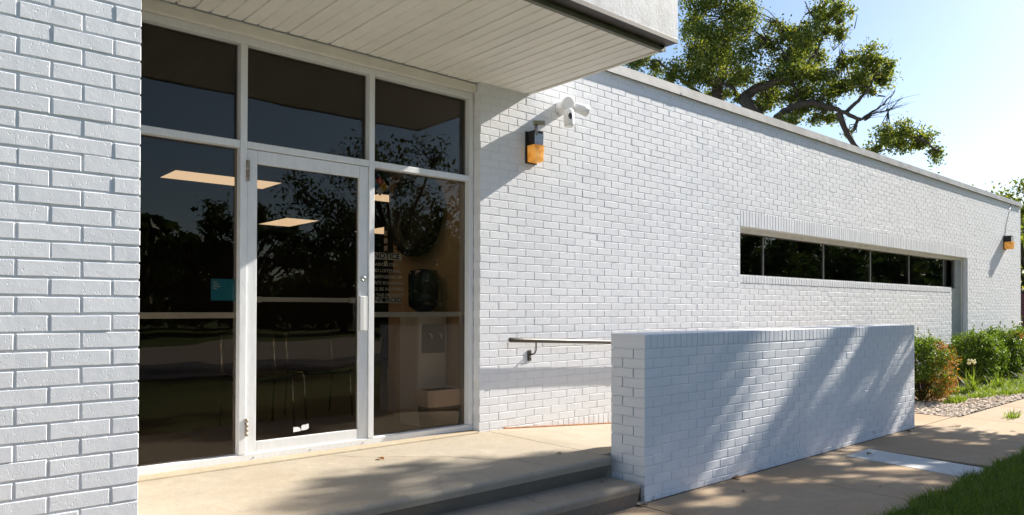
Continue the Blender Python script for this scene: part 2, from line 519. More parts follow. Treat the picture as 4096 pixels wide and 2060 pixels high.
MB().box(4.207, 4.235, 3.43, 4.925, SZ-0.004, SZ+0.03, 0.003).build('end_trim', CREAM, canopy)
MB().box(0.77, 4.251, 3.290, 3.394, SZ+0.032, SZ+0.05).build('dark_underside', DARKMETAL, canopy)
MB().box(4.236, 4.252, 3.396, 4.93, SZ+0.006, SZ+0.05).build('end_underside', DARKMETAL, canopy)
MB().box(0.77, 4.254, 3.283, 3.292, SZ+0.026, SZ+0.060, 0.002).build('drip_edge', DARKMETAL, canopy)
MB().box(0.77, 4.253, 3.286, 3.35, SZ+0.056, SZ+0.62, 0.004).build('fascia', FASCIA, canopy)
MB().box(4.237, 4.253, 3.352, 4.93, SZ+0.054, SZ+0.62).build('end_fascia', FASCIA, canopy)
MB().box(0.77, 4.253, 3.352, 4.929, SZ+0.49, SZ+0.60).build('canopy_roof', COPING, canopy)

# head board above the storefront
B(MB().box(0.77, 3.688, DW+0.045, 5.25, 3.172, SZ-0.012, 0.004).build('head_board', CREAM))
B(MB().box(0.77, 3.70, 5.0, 5.6, SZ-0.004, WTOP-0.2).build('upper_wall', MORTAR))
# storefront frame
FB = 0.052
sf = MB()
sf.box(0.77, 3.687, DS, DS+0.11, 0.306, 0.356, 0.003)            # sill
store = B(sf.build('storefront_frame', ALU))
MB().box(0.77, 3.687, DS, DS+0.11, 3.122, 3.171, 0.003).build('head_rail', ALU, store)
for a, b in ((0.772, 0.815), (1.763, 1.808), (2.713, 2.757), (3.645, 3.687)):
    MB().box(a, b, DS-0.002, DS+0.112, 0.357, 3.121, 0.003).build('mullion', ALU, store)
for a, b in ((0.816, 1.762), (1.809, 2.712), (2.758, 3.644)):
    MB().box(a, b, DS+0.001, DS+0.109, 2.420, 2.467, 0.003).build('transom', ALU, store)
    MB().box(a, b, DS+0.062, DS+0.068, 2.468, 3.121).build('glass_pane', GLASS, store)
    if a != 1.809:
        MB().box(a, b, DS+0.062, DS+0.068, 0.357, 2.419).build('glass_pane', GLASS, store)
        MB().box(a, b, DS+0.09, DS+0.105, 1.272, 1.312, 0.003).build('inner_rail', ALU, store)
B(MB().box(0.77, 3.66, 4.885, 5.02, 0.29, 0.315, 0.008).build('mortar_sill', concrete('sill_mortar', (0.5, 0.44, 0.33), bump=2.5)))

# entrance door
DY = DS+0.012
d = MB()
d.box(1.8115, 1.880, DY, DY+0.045, 0.318, 2.416, 0.003)
d.box(2.638, 2.710, DY, DY+0.045, 0.318, 2.416, 0.003)
d.box(1.881, 2.637, DY+0.001, DY+0.044, 2.325, 2.416, 0.003)
d.box(1.881, 2.637, DY+0.001, DY+0.044, 0.318, 0.432, 0.003)
door = B(d.build('entrance_door', ALU))
MB().box(1.872, 2.646, DY+0.024, DY+0.030, 0.425, 2.332).build('glass_pane', GLASS, door)
h = MB().box(2.632, 2.668, DY-0.032, DY-0.001, 1.173, 1.433, 0.004).box(2.669, 2.682, DY-0.022, DY-0.001, 1.173, 1.433, 0.002).box(2.683, 2.708, DY-0.012, DY-0.001, 1.173, 1.433, 0.002)
h.build('pull_handle', simple('bright_aluminium', (0.78, 0.78, 0.77), 0.35, 0.4), door)
lk = MB().lathe([(0.021, 0), (0.021, 0.012), (0.017, 0.016), (0.010, 0.016), (0.009, 0.012), (0.001, 0.012)], (0, -1, 0), (2.672, DY, 1.564), 20)
lk.build('lock_cylinder', simple('lock_steel', (0.5, 0.5, 0.48), 0.3, 0.9), door)
for z0, z1 in ((2.196, 2.339), (0.479, 0.600)):
    hg = MB()
    for q in range(4):
        a = z0 + (z1-z0)*q/4
        hg.tube([(1.810, DS-0.008, a+0.002), (1.810, DS-0.008, a+(z1-z0)/4-0.002)], 0.011, 12)
    hg.build('hinge', RUST, door)
MB().box(1.882, 2.636, DY+0.075, DY+0.10, 1.385, 1.417, 0.004).box(1.884, 1.93, DY+0.046, DY+0.075, 1.38, 1.42).box(2.59, 2.634, DY+0.046, DY+0.075, 1.38, 1.42).build('push_bar', ALU, door)
MB().box(1.83, 2.70, DY-0.010, DY-0.001, 0.322, 0.336, 0.003).build('door_sweep', ALU, door)
SCR = simple('screw_steel', (0.25, 0.23, 0.2), 0.4, 0.8)
for xx in (1.86, 2.26, 2.67):
    MB().lathe([(0.005, 0), (0.005, 0.004), (0.001, 0.005)], (0, -1, 0), (xx, DY-0.0105, 0.33), 8).build('screw', SCR, door)
# torn white sticker near the bottom of the door glass
STK = simple('white_paper', (0.8, 0.8, 0.8), 0.7)
gy = DY+0.0225
for pts in ([(2.150, .474), (2.150, .512), (2.160, .508), (2.180, .509), (2.195, .502), (2.202, .494), (2.203, .478)], [(2.208, .480), (2.207, .512), (2.222, .520), (2.240, .519), (2.255, .524), (2.262, .520), (2.263, .492), (2.252, .484), (2.235, .481)]):
    MB().prism([(a, b-0.012) for a, b in pts], gy, gy+0.0008, 'xz').build('torn_sticker', STK, door)

# lettering and stickers inside the right-hand and left-hand panes
INK = simple('pale_vinyl_lettering', (0.80, 0.77, 0.72), 0.6)
BLK = simple('black_vinyl', (0.012, 0.012, 0.012), 0.6)
VY = DS+0.0705
def text_mesh(txt, size, x, z, y, mat, parent, name='lettering', bold=0.0, sx=1.0, align='CENTER'):
    cu = bpy.data.curves.new('t', 'FONT'); cu.body = txt; cu.size = size; cu.align_x = align; cu.align_y = 'CENTER'
    cu.offset = bold; cu.extrude = 0.0004; cu.resolution_u = 3; cu.space_character = 1.0
    ob = bpy.data.objects.new('t', cu); COL.objects.link(ob)
    bpy.context.view_layer.update()
    me = bpy.data.meshes.new_from_object(ob.evaluated_get(bpy.context.evaluated_depsgraph_get()))
    bpy.data.objects.remove(ob); bpy.data.curves.remove(cu)
    me.transform(Matrix.Diagonal((sx, 1, 1, 1)))
    me.transform(Matrix.Rotation(math.pi/2, 4, 'X')); me.transform(Matrix.Translation((x, y, z)))
    me.materials.clear()
    return obj_from(name, me, mat, parent)
NX = 2.905
MB().box(2.775, 3.035, VY, VY+0.001, 1.722, 1.776).build('notice_strip', INK, store)
MB().box(2.775, 3.035, VY, VY+0.001, 1.383, 1.428).build('notice_strip', INK, store)
text_mesh('NOTICE', 0.062, NX, 1.749, VY-0.0012, BLK, store, bold=0.0012)
text_mesh('ENFORCED', 0.052, NX, 1.405, VY-0.0012, BLK, store, bold=0.0010)
MB().lathe([(0.018, 0), (0.018, 0.0006), (0.001, 0.0007)], (0, -1, 0), (2.884, VY-0.0018, 1.405), 20).build('notice_spot', BLK, store)
for i, s in enumerate(('ABSOLUTELY', 'NO LOITERING,', 'TRESPASSING OR', 'SKATE BOARDING', 'WILL BE ALLOWED', 'ON THIS PROPERTY')):
    text_mesh(s, 0.036, NX, 1.682 - i*0.0478, VY, INK, store, bold=0.0006, sx=0.98)
dc = (2.842, 2.292); hd = 0.078; q_ = 0.002
def diamond(cx, cz, r, mat, name):
    MB().prism([(cx-r, cz), (cx, cz-r), (cx+r, cz), (cx, cz+r)], VY, VY+0.0008, 'xz').build(name, mat, store)
diamond(dc[0], dc[1]+hd/2, hd/2-q_, simple('sign_red', (0.55, 0.03, 0.05), 0.5), 'hazard_diamond_red')
diamond(dc[0]-hd/2, dc[1], hd/2-q_, simple('sign_blue', (0.03, 0.16, 0.42), 0.5), 'hazard_diamond_blue')
diamond(dc[0]+hd/2, dc[1], hd/2-q_, simple('sign_yellow', (0.75, 0.42, 0.02), 0.5), 'hazard_diamond_yellow')
diamond(dc[0], dc[1]-hd/2, hd/2-q_, simple('sign_white', (0.6, 0.6, 0.58), 0.5), 'hazard_diamond_white')
text_mesh('0', 0.045, dc[0], dc[1]+hd/2, VY-0.001, INK, store, name='hazard_digit')
text_mesh('0', 0.045, dc[0]+hd/2, dc[1], VY-0.001, BLK, store, name='hazard_digit')
MB().box(1.604, 1.760, VY, VY+0.001, 1.39, 1.535).build('blue_sticker', simple('sticker_blue', (0.01, 0.30, 0.50), 0.5), store)
for i in range(4):
    MB().box(1.616, 1.64+0.012*((i*7) % 3), VY-0.0012, VY-0.0004, 1.51-i*0.014, 1.513-i*0.014).build('sticker_line', INK, store)

# interior
MB().box(0.80, 3.66, DS+0.085, DS+0.09, 2.47, 3.12).build('spandrel_board', simple('spandrel_black', (0.008, 0.0075, 0.007), 0.7), store)
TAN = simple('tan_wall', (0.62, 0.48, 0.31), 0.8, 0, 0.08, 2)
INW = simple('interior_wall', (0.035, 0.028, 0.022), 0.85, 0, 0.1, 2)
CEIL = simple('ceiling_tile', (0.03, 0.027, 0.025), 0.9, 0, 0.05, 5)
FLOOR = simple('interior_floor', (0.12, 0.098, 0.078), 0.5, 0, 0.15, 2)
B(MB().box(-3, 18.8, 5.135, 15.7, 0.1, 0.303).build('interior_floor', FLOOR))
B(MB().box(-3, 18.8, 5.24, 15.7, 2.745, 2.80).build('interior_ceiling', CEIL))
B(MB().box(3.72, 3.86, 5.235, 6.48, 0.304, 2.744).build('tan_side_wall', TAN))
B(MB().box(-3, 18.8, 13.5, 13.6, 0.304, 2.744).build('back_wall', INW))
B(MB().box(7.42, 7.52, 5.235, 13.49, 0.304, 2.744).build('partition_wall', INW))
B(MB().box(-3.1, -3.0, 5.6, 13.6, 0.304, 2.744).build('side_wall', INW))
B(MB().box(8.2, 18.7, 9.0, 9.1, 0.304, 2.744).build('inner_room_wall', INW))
em = NT('light_panel'); e = em.n('Emission'); e.inputs[0].default_value = (1.0, 0.80, 0.58, 1); e.inputs[1].default_value = 0.5
em.l(e.outputs[0], em.out.inputs[0])
for i, (x0, x1, y0, y1) in enumerate(((2.18, 3.27, 8.0, 8.6), (4.58, 5.12, 11.05, 12.25), (4.42, 5.5, 7.95, 8.5), (6.3, 6.9, 11.1, 12.25), (2.18, 3.27, 5.55, 6.15), (0.5, 1.6, 5.55, 6.15))):  # last two panels are out of view, added to brighten the tan wall
    t = empty('ceiling_light', ((x0+x1)/2, (y0+y1)/2, 2.74))
    tag(t, ['ceiling light panel lengthways to the glass, seen through the left pane and door', 'ceiling light panel deep in the lobby, end-on to the door glass', 'ceiling light panel half hidden behind the tan side wall, first row', 'ceiling light panel beside the black vertical strip, back row', 'added unseen fill light panel above the bin, closest to the entrance glass', 'added unseen fill light panel above the left pane, closest to the entrance glass'][i], 'light', 'lobby ceiling lights')
    o1 = MB().box(x0, x1, y0, y1, 2.736, 2.7445).build('diffuser', em.m)
    o2 = MB().box(x0-0.02, x0-0.001, y0-0.02, y1+0.02, 2.73, 2.7448).box(x1+0.001, x1+0.02, y0-0.02, y1+0.02, 2.73, 2.7448).box(x0-0.001, x1+0.001, y0-0.02, y0-0.001, 2.73, 2.7448).box(x0-0.001, x1+0.001, y1+0.001, y1+0.02, 2.73, 2.7448).build('frame', CEIL)
    for o in (o1, o2): o.parent = t; o.matrix_parent_inverse = Matrix.Translation(-Vector(t.location))

def thing(name, loc, label, cat, parts, group=None):
    t = empty(name, loc); tag(t, label, cat, group)
    for o in parts:
        o.parent = t; o.matrix_parent_inverse = Matrix.Translation(-Vector(loc))
    return t
# tyre on the side wall
TC = Vector((3.72, 5.88, 2.22)); R1 = 0.385
RUB = simple('black_rubber', (0.012, 0.012, 0.013), 0.6)
ty = MB().lathe([(0.285, 0.002), (0.305, 0.002), (0.36, 0.012), (R1-0.004, 0.035), (R1, 0.075), (R1-0.004, 0.115), (0.36, 0.138), (0.31, 0.15), (0.287, 0.135), (0.28, 0.08)], (-1, 0, 0), TC, 40).build('tyre_body', RUB)
lug = MB()
for k in range(30):
    a = 2*math.pi*k/30
    rot = Matrix.Rotation(a, 3, 'X')
    lug.box(TC.x-0.125, TC.x-0.03, TC.y-0.022, TC.y+0.022, TC.z+R1-0.012, TC.z+R1+0.010, 0.004, rot, TC)
lugs = lug.build('tread', RUB)
rim = MB().lathe([(0.284, 0.012), (0.278, 0.02), (0.20, 0.022), (0.08, 0.018), (0.02, 0.022)], (-1, 0, 0), TC, 32).build('wheel_disc', simple('dark_wheel', (0.52, 0.41, 0.27), 0.6, 0.0))
thing('tyre', TC, 'large black knobbly tyre hung on the tan wall behind the glass', 'tyre', [ty, lugs, rim])
# water cooler
cx, cy = 3.565, 5.60
WCW = simple('cooler_white', (0.82, 0.81, 0.79), 0.4)
p1 = MB().box(cx-0.15, cx+0.15, cy-0.16, cy+0.16, 0.305, 1.28, 0.02).build('cabinet', WCW)
p2 = MB().lathe([(0.05, 1.282), (0.06, 1.31), (0.13, 1.36), (0.135, 1.45), (0.128, 1.47), (0.135, 1.49), (0.135, 1.64), (0.12, 1.68), (0.02, 1.695)], (0, 0, 1), (cx, cy, 0), 28).build('water_bottle', simple('bottle_blue', (0.02, 0.035, 0.05), 0.15))
p3 = MB().box(cx-0.12, cx+0.12, cy-0.172, cy-0.161, 0.95, 1.2, 0.006).build('dispenser_panel', simple('cooler_grey', (0.25, 0.24, 0.23), 0.5))
p4 = MB().tube([(cx-0.05, cy-0.172, 1.12), (cx-0.05, cy-0.21, 1.11), (cx-0.05, cy-0.215, 1.08)], 0.011, 8).build('tap', WCW)
p5 = MB().tube([(cx+0.05, cy-0.172, 1.12), (cx+0.05, cy-0.21, 1.11), (cx+0.05, cy-0.215, 1.08)], 0.011, 8).build('tap', WCW)
thing('water_cooler', (cx, cy, 0.304), 'white water cooler with dark bottle below the wall tyre', 'water cooler', [p1, p2, p3, p4, p5])
# waste bin with liner
bx_, by_ = 3.525, 5.275
def rrect(w, dd, z, cx, cy): return [(cx+sx*w/2*k1, cy+sy*dd/2*k2, z) for sx, sy, k1, k2 in ((-1,-1,1,.8),(-1,-1,.8,1),(1,-1,.8,1),(1,-1,1,.8),(1,1,1,.8),(1,1,.8,1),(-1,1,.8,1),(-1,1,1,.8))]
def loft(rings, mat, name):
    b = bmesh.new(); R_ = [[b.verts.new(p) for p in r] for r in rings]
    for a, c in zip(R_, R_[1:]):
        for k in range(len(a)): b.faces.new((a[k], a[(k+1) % len(a)], c[(k+1) % len(a)], c[k]))
    b.faces.new(R_[0][::-1])
    bmesh.ops.recalc_face_normals(b, faces=b.faces)
    me = bpy.data.meshes.new(name); b.to_mesh(me); b.free(); return obj_from(name, me, mat)
p1 = loft([rrect(0.27, 0.20, 0.305, bx_, by_), rrect(0.35, 0.25, 0.64, bx_, by_), rrect(0.335, 0.235, 0.64, bx_, by_), rrect(0.26, 0.19, 0.33, bx_, by_)], simple('bin_brown', (0.13, 0.085, 0.05), 0.5), 'bin_body')
p2 = loft([rrect(0.345, 0.245, 0.52, bx_, by_), rrect(0.37, 0.27, 0.515, bx_, by_), rrect(0.385, 0.28, 0.60, bx_, by_), rrect(0.372, 0.268, 0.655, bx_, by_), rrect(0.33, 0.23, 0.65, bx_, by_)], simple('bin_liner', (0.82, 0.68, 0.61), 0.45), 'bin_liner')
thing('waste_bin', (bx_, by_, 0.304), 'brown waste bin with a pale plastic liner inside the right pane', 'bin', [p1, p2])
# lobby chairs with tube legs
STEEL = simple('chair_steel', (0.55, 0.52, 0.46), 0.25, 0.9)
SEAT = simple('chair_black', (0.015, 0.014, 0.014), 0.6)
def chair(cx, cy, label):
    parts = []
    for sx in (-1, 1):
        x = cx+sx*0.23
        parts.append(MB().tube([(x, cy-0.24, 0.305), (x, cy-0.19, 0.70), (x, cy-0.15, 0.735), (x, cy+0.16, 0.735), (x, cy+0.20, 0.70), (x, cy+0.25, 0.305)], 0.011, 8).build('leg_frame', STEEL))
        parts.append(MB().tube([(x, cy+0.18, 0.72), (x, cy+0.24, 1.10)], 0.011, 8).build('back_post', STEEL))
    parts.append(MB().box(cx-0.22, cx+0.22, cy-0.23, cy+0.2, 0.715, 0.76, 0.015).build('seat', SEAT))
    parts.append(MB().box(cx-0.22, cx+0.22, cy+0.19, cy+0.23, 0.86, 1.12, 0.015).build('backrest', SEAT))
    thing('chair', (cx, cy, 0.304), label, 'chair', parts, 'lobby chairs')
chair(2.42, 6.45, 'black lobby chair on steel tube legs, the one closer to the hinges')
chair(3.12, 6.75, 'black lobby chair on steel tube legs, the one closer to the tan wall')
thing('wall_strip', (3.86, 6.46, 1.8), 'black vertical strip sign with pale marks on the end of the tan wall', 'sign',
      [MB().box(3.66, 3.719, 6.39, 6.47, 1.70, 2.16).build('strip_board', BLK)] +
      [MB().box(3.654, 3.6595, 6.40, 6.46, 1.76+i*0.075, 1.81+i*0.075).build('strip_mark', INK) for i in range(5)])

# ------------------------------------------------------------------ ramp wall
LX0, LX1, LY, LY1, LT = 3.865, 8.578, 3.270, 3.584, 1.1615
rw = empty('ramp_wall', (LX0, LY, 0)); tag(rw, 'low white painted brick wall beside the ramp and steps', 'wall')
lw_core = MB().box(LX0+0.009, LX1-0.0036, LY+0.0036, LY1-0.0036, -0.15, LT-0.008).build('wall_core', MORTAR)
def RW(o): o.parent = rw; o.matrix_parent_inverse = Matrix.Translation(-Vector(rw.location)); return o
RW(lw_core)
front, endf, back = [], [], []
for k in range(0, 16):
    zt = 0.0405 + k*CH; zb = max(zt-CH+JT, 0.001)
    h_ = zt-zb
    t2 = k % 2 == 0
    j = 3.9565 if t2 else 4.0585
    for a, b in course(LX0, LX1, j, zb, CH):
        corner = a < LX0+0.01
        front.append((a, LY, zb, b-a, h_, (0.2 if t2 else 0.098) if corner else 0.098))
        back.append((b, LY1, zb, b-a, h_, 0.098))
    if t2: endf.append((LX0, LY1-0.0, zb, 0.105, h_, 0.09))
    else: endf.append((LX0, LY1-0.0, zb, 0.2065, h_, 0.09))
lay_bricks(front, 0, lw_core, WHITE, 270, lambda s: s[0])
lay_bricks(endf, -math.pi/2, lw_core, WHITE, 30, lambda s: 0)
lay_bricks(back, math.pi, lw_core, WHITE, 0, lambda s: 0, stuff_name='rear_brick_courses')
rowl = []
x = LX0
while x < LX1-0.03:
    rowl.append((x+0.003 if x > LX0 else x, LY-0.001, 1.0665, min(0.0607, LX1-x), LT-1.0665, 0.316)); x += CH
lay_bricks(rowl, 0, lw_core, WHITE, 90, lambda s: s[0], name='coping_brick')
RW(MB().box(LX0+0.002, LX1-0.002, LY+0.002, LY1-0.002, LT-0.004, LT+0.0015, 0.001).build('paint_cap', WHITE))
# far end face
specs = []
for k in range(0, 16):
    zt = 0.0405 + k*CH; zb = max(zt-CH+JT, 0.001)
    specs += [(LX1, LY+0.004, zb, 0.095 if k % 2 else 0.2, zt-zb, 0.09), (LX1, LY+(0.108 if k % 2 else 0.213), zb, 0.2 if k % 2 else 0.095, zt-zb, 0.09)]
lay_bricks(specs, math.pi/2, lw_core, WHITE, 0, lambda s: 0, stuff_name='end_brick_courses')

# ------------------------------------------------------------------ porch, steps, ramp
def slab_profile(front_y, back_y, z, rad=0.035, base=-0.1, lean=0.0):
    pts = [(back_y, base), (back_y, z)]
    for k in range(6):
        a = math.pi/2*k/5
        pts.append((front_y+rad-math.sin(a)*rad, z-rad+math.cos(a)*rad))
    pts.append((front_y+lean, base))
    return pts
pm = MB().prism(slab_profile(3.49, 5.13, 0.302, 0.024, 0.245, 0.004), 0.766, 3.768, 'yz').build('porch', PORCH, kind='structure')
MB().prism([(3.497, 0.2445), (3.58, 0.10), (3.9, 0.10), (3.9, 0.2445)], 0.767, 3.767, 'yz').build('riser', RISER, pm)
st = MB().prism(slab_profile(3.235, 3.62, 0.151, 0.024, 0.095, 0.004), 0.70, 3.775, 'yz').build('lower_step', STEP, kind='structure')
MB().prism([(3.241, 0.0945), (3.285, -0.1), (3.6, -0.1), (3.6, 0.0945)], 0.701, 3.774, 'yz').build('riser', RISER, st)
rp = MB().prism([(3.776, -0.1), (3.776, 0.302), (3.92, 0.302), (8.05, 0.003), (8.6, 0.003), (8.6, -0.1)], LY1+0.002, DW-0.002, 'xz').build('ramp', PORCH, kind='structure')
MB().box(3.78, 3.86, 3.30, LY1+0.06, -0.1, 0.10).build('dirt_gap', DIRT, kind='structure')
MB().prism([(3.95, 0.30), (3.95, 0.312), (8.0, 0.016), (8.0, 0.004)], DW-0.014, DW-0.0025, 'xz').build('expansion_strip', simple('rust_orange', (0.40, 0.19, 0.08), 0.8, 0, 0.3, 20), rp)
# hairline crack and weed crumbs on the porch
def crack(pts, z, parent, w=0.0022):
    crk = MB(); P2 = []
    for a, b in zip(pts, pts[1:]):
        for q in range(5):
            f = q/5; P2.append((a[0]+(b[0]-a[0])*f+random.uniform(-.012, .012), a[1]+(b[1]-a[1])*f+random.uniform(-.012, .012)))
    for a, b in zip(P2, P2[1:]):
        crk.poly([(a[0]-w, a[1], z), (b[0]-w, b[1], z), (b[0]+w, b[1], z), (a[0]+w, a[1], z)])
    return crk.build('crack', DIRT, parent)
crack([(2.35, 4.83), (2.5, 4.62), (2.72, 4.45), (2.95, 4.22), (3.05, 4.02), (3.2, 3.85), (3.24, 3.55)], 0.3032, pm, 0.0026)
crack([(2.93, 3.60), (2.99, 3.5), (2.96, 3.38), (3.03, 3.28)], 0.1522, st, 0.0022)
# ------------------------------------------------------------------ ground
def ground_mat():
    t = NT('lawn_soil'); p = t.pos()
    f = t.noise(p, 0.7, 6, 0.65); g = t.noise(p, 35, 4, 0.7)
    c = t.ramp(f, [(0.3, (0.035, 0.055, 0.012)), (0.7, (0.075, 0.105, 0.022))])
    c = t.mix(t.ramp(g, [(0.4, (0, 0, 0)), (0.7, (0.6,)*3)]), c, (0.05, 0.075, 0.015))
    t.bsdf(c, 0.95, 0, 0.2, g, 0.02, 1.0); return t.m
LAWN = ground_mat()
gv = [(-300, -300), (300, -300), (300, 300), (-300, 300)]
MB().poly([(a, b, -0.03) for a, b in gv]).build('lawn', LAWN, kind='structure')
ASPH = simple('asphalt', (0.055, 0.055, 0.06), 0.85, 0, 0.25, 30)
ROADC = concrete('road_concrete', (0.30, 0.265, 0.22))
MB().box(-120, 160, -9.0, -5.6, -0.2, -0.018).build('parking_lane', ASPH, kind='structure')
MB().box(-120, 160, -17.5, -9.004, -0.2, -0.014).build('road', ROADC, kind='structure')
# sidewalk slabs with open joints
sw = MB().box(-4, 40, 1.99, 3.262, -0.12, -0.012).build('sidewalk', DIRT, kind='structure')
edges = [-4, -2.5, -1.0, 0.5, 2.15, 3.80, 5.30, 6.95, 8.45, 9.82, 11.4, 13.0, 14.6, 16.2, 17.8, 19.4, 21, 23, 25, 28, 32, 36, 40]
for a, b in zip(edges, edges[1:]):
    y1 = 3.262 if b <= 9.9 else 3.215
    bb = MB()
    if a == 5.30:
        # this slab is cut for the pale patch strip
        bb.prism([(a+0.004, 1.985), (6.326, 1.985), (6.452, 3.075), (6.946, 3.08), (6.946, y1), (a+0.004, y1)], -0.1, 0.0, 'xy')
    else:
        bb.box(a+0.004, b-0.004, 1.985, y1, -0.1, random.uniform(-0.0015, 0.0015), 0.006)
    bb.build('slab', WALK, sw)
MB().prism([(6.332, 1.98), (6.815, 1.98), (6.938, 3.072), (6.458, 3.070)], -0.1, 0.003, 'xy').build('pale_slab', PATCH, sw)
MB().box(8.60, 9.745, 3.275, 4.92, -0.12, 0.001, 0.005).build('landing_slab', WALK, sw)
# skirt of soil along the wall foot
MB().box(3.87, 8.57, 3.258, 3.272, -0.05, 0.004).build('soil_seam', DIRT, kind='structure')

# gravel bed
MB().box(9.75, 19.3, 3.225, 4.925, -0.2, -0.012).build('gravel_bed_base', simple('gravel_dust', (0.36, 0.29, 0.22), 0.95, 0, 0.3, 20), kind='structure')
def stones(n, x0, x1, y0, y1, s0, s1, z, rng):
    base = np.array([(1,0,0),(-1,0,0),(0,1,0),(0,-1,0),(0,0,1),(0,0,-1)], float)
    tri = np.array([(0,2,4),(2,1,4),(1,3,4),(3,0,4),(2,0,5),(1,2,5),(3,1,5),(0,3,5)])
    # one subdivision
    E_ = {}; vv = [b for b in base]; F = []
    def midp(a, b):
        k = (min(a, b), max(a, b))
        if k not in E_:
            p = vv[a]+vv[b]; vv.append(p/np.linalg.norm(p)); E_[k] = len(vv)-1
        return E_[k]
    for a, b, c in tri:
        ab, bc, ca = midp(a, b), midp(b, c), midp(c, a); F += [(a, ab, ca), (ab, b, bc), (ca, bc, c), (ab, bc, ca)]
    base = np.array(vv); F = np.array(F); nv = len(base)
    s = rng.uniform(s0, s1, n)
    c = np.column_stack([rng.uniform(x0, x1, n), rng.uniform(y0, y1, n), z + s*0.25])
    V = np.zeros((n, nv, 3))
    for i in range(n):
        M = np.linalg.qr(rng.normal(size=(3, 3)))[0]
        p = base*rng.uniform(0.82, 1.12, (nv, 1))*np.array([1, rng.uniform(.7, .95), rng.uniform(.45, .7)])
        w_ = (p @ M.T)*s[i]; w_[:, 2] *= 0.55; V[i] = c[i] + w_
    FF = (F[None] + (np.arange(n)*nv)[:, None, None]).reshape(-1, 3)
    return V.reshape(-1, 3), FF
def stone_mat():
    t = NT('gravel_stone'); g = t.n('NewGeometry')
    c = t.ramp(g.outputs['Random Per Island'], [(0, (0.40, 0.30, 0.225)), (0.4, (0.56, 0.455, 0.355)), (0.8, (0.66, 0.57, 0.47)), (1, (0.46, 0.39, 0.33))])
    t.bsdf(c, 0.9); return t.m
V1, F1 = stones(3000, 9.76, 12.6, 3.24, 4.9, 0.016, 0.036, -0.01, RNG)
V2, F2 = stones(2600, 12.6, 18.5, 3.24, 4.9, 0.025, 0.045, -0.01, RNG)
obj_from('gravel', fast_mesh('gravel', np.vstack([V1, V2]), np.vstack([F1, F2+len(V1)])), stone_mat(), None, label='tan crushed gravel in the planting bed along the building', cat='gravel', kind='stuff')

# ------------------------------------------------------------------ plants
def leaf_quads(C, size, rng, aspect=0.55, flat=0.0, fold=0.12):
    n = len(C); s = size*rng.uniform(0.65, 1.3, n)
    A = rng.normal(size=(n, 3)); A /= np.linalg.norm(A, axis=1)[:, None]
    Bv = rng.normal(size=(n, 3)); Bv[:, 2] += 0
    N = np.cross(A, Bv); N /= np.linalg.norm(N, axis=1)[:, None]
    if flat:
        N = N*(1-flat); N[:, 2] += flat*np.sign(N[:, 2]+1e-9)
        N /= np.linalg.norm(N, axis=1)[:, None]
        A = A - N*(A*N).sum(1)[:, None]; A /= np.linalg.norm(A, axis=1)[:, None]
    Bn = np.cross(N, A)
    h = (s*0.5)[:, None]; w = (s*aspect*0.5)[:, None]
    V = np.stack([C - A*h, C + Bn*w + N*h*fold*2, C + A*h, C - Bn*w + N*h*fold*2], 1)
    F = np.arange(n*4).reshape(n, 4)
    return V.reshape(-1, 3), F

def cluster_points(cl, rng, per_vol, sub=7, spread=0.30, shell=0.35):
    """cl: list of (center, radii) -> leaf centres in uneven sub-clumps"""
    out = []; subs = []
    for c, r in cl:
        c = np.array(c); r = np.array(r)
        ns = max(3, int(sub*rng.uniform(0.7, 1.3)))
        d_ = rng.normal(size=(ns, 3)); d_ /= np.linalg.norm(d_, axis=1)[:, None]
        rad = rng.uniform(shell, 1.0, ns)[:, None]
        sc = c + d_*rad*r
        n = max(12, int(per_vol*(r.prod()**(2/3))))
        w = rng.dirichlet(np.ones(ns)*1.6)
        for s_, ww in zip(sc, w):
            k = int(n*ww)
            if k < 2: continue
            out.append(s_ + rng.normal(size=(k, 3))*r*spread*rng.uniform(0.6, 1.25)); subs.append((c, s_))
    return np.vstack(out), subs

def make_tree(name, label, limbs, cl, mat, leaf, per_vol, group=None, seed=1, twig=0.012, loc=(0, 0, 0), sub=8, spread=0.3, bark=None, twigs=True):
    rng = np.random.default_rng(seed)
    t = empty(name, loc); tag(t, label, 'tree', group)
    tr = MB()
    for pts, rads in limbs:
        # wobble so that limbs are not ruled curves
        tr.tube([Vector(p) for p in pts], rads, 9)
    o = tr.build('trunk', bark or BARK); o.parent = t
    C, subs = cluster_points(cl, rng, per_vol, sub=sub, spread=spread)
    if twigs:
        tw = MB()
        allp = [Vector(p) for pts, _ in limbs for p in pts]
        for c, s_ in subs:
            e = Vector(s_); b = min(allp, key=lambda q: (q-e).length)
            if (b-e).length > 2.6: continue
            mid = (b+e)/2 + Vector(rng.normal(size=3))*0.10
            tw.tube([b, mid, e], [twig*1.5, twig, twig*0.4], 4, cap=False)
        o = tw.build('branches', bark or BARK, kind='stuff'); o.parent = t
    V, F = leaf_quads(C, leaf, rng)
    o = obj_from('crown', fast_mesh('crown', V, F), mat, t, kind='stuff')
    return t

LEAF_A = leaf_mat('leaf_olive_green', [(0.058, 0.092, 0.016), (0.105, 0.15, 0.027), (0.17, 0.212, 0.042), (0.30, 0.295, 0.065)], 0.5)
LEAF_B = leaf_mat('leaf_deep_green', [(0.025, 0.05, 0.012), (0.045, 0.075, 0.018), (0.075, 0.11, 0.025)], 0.3)
LEAF_Y = leaf_mat('leaf_yellow_green', [(0.07, 0.10, 0.02), (0.14, 0.17, 0.03), (0.24, 0.24, 0.04)], 0.45)

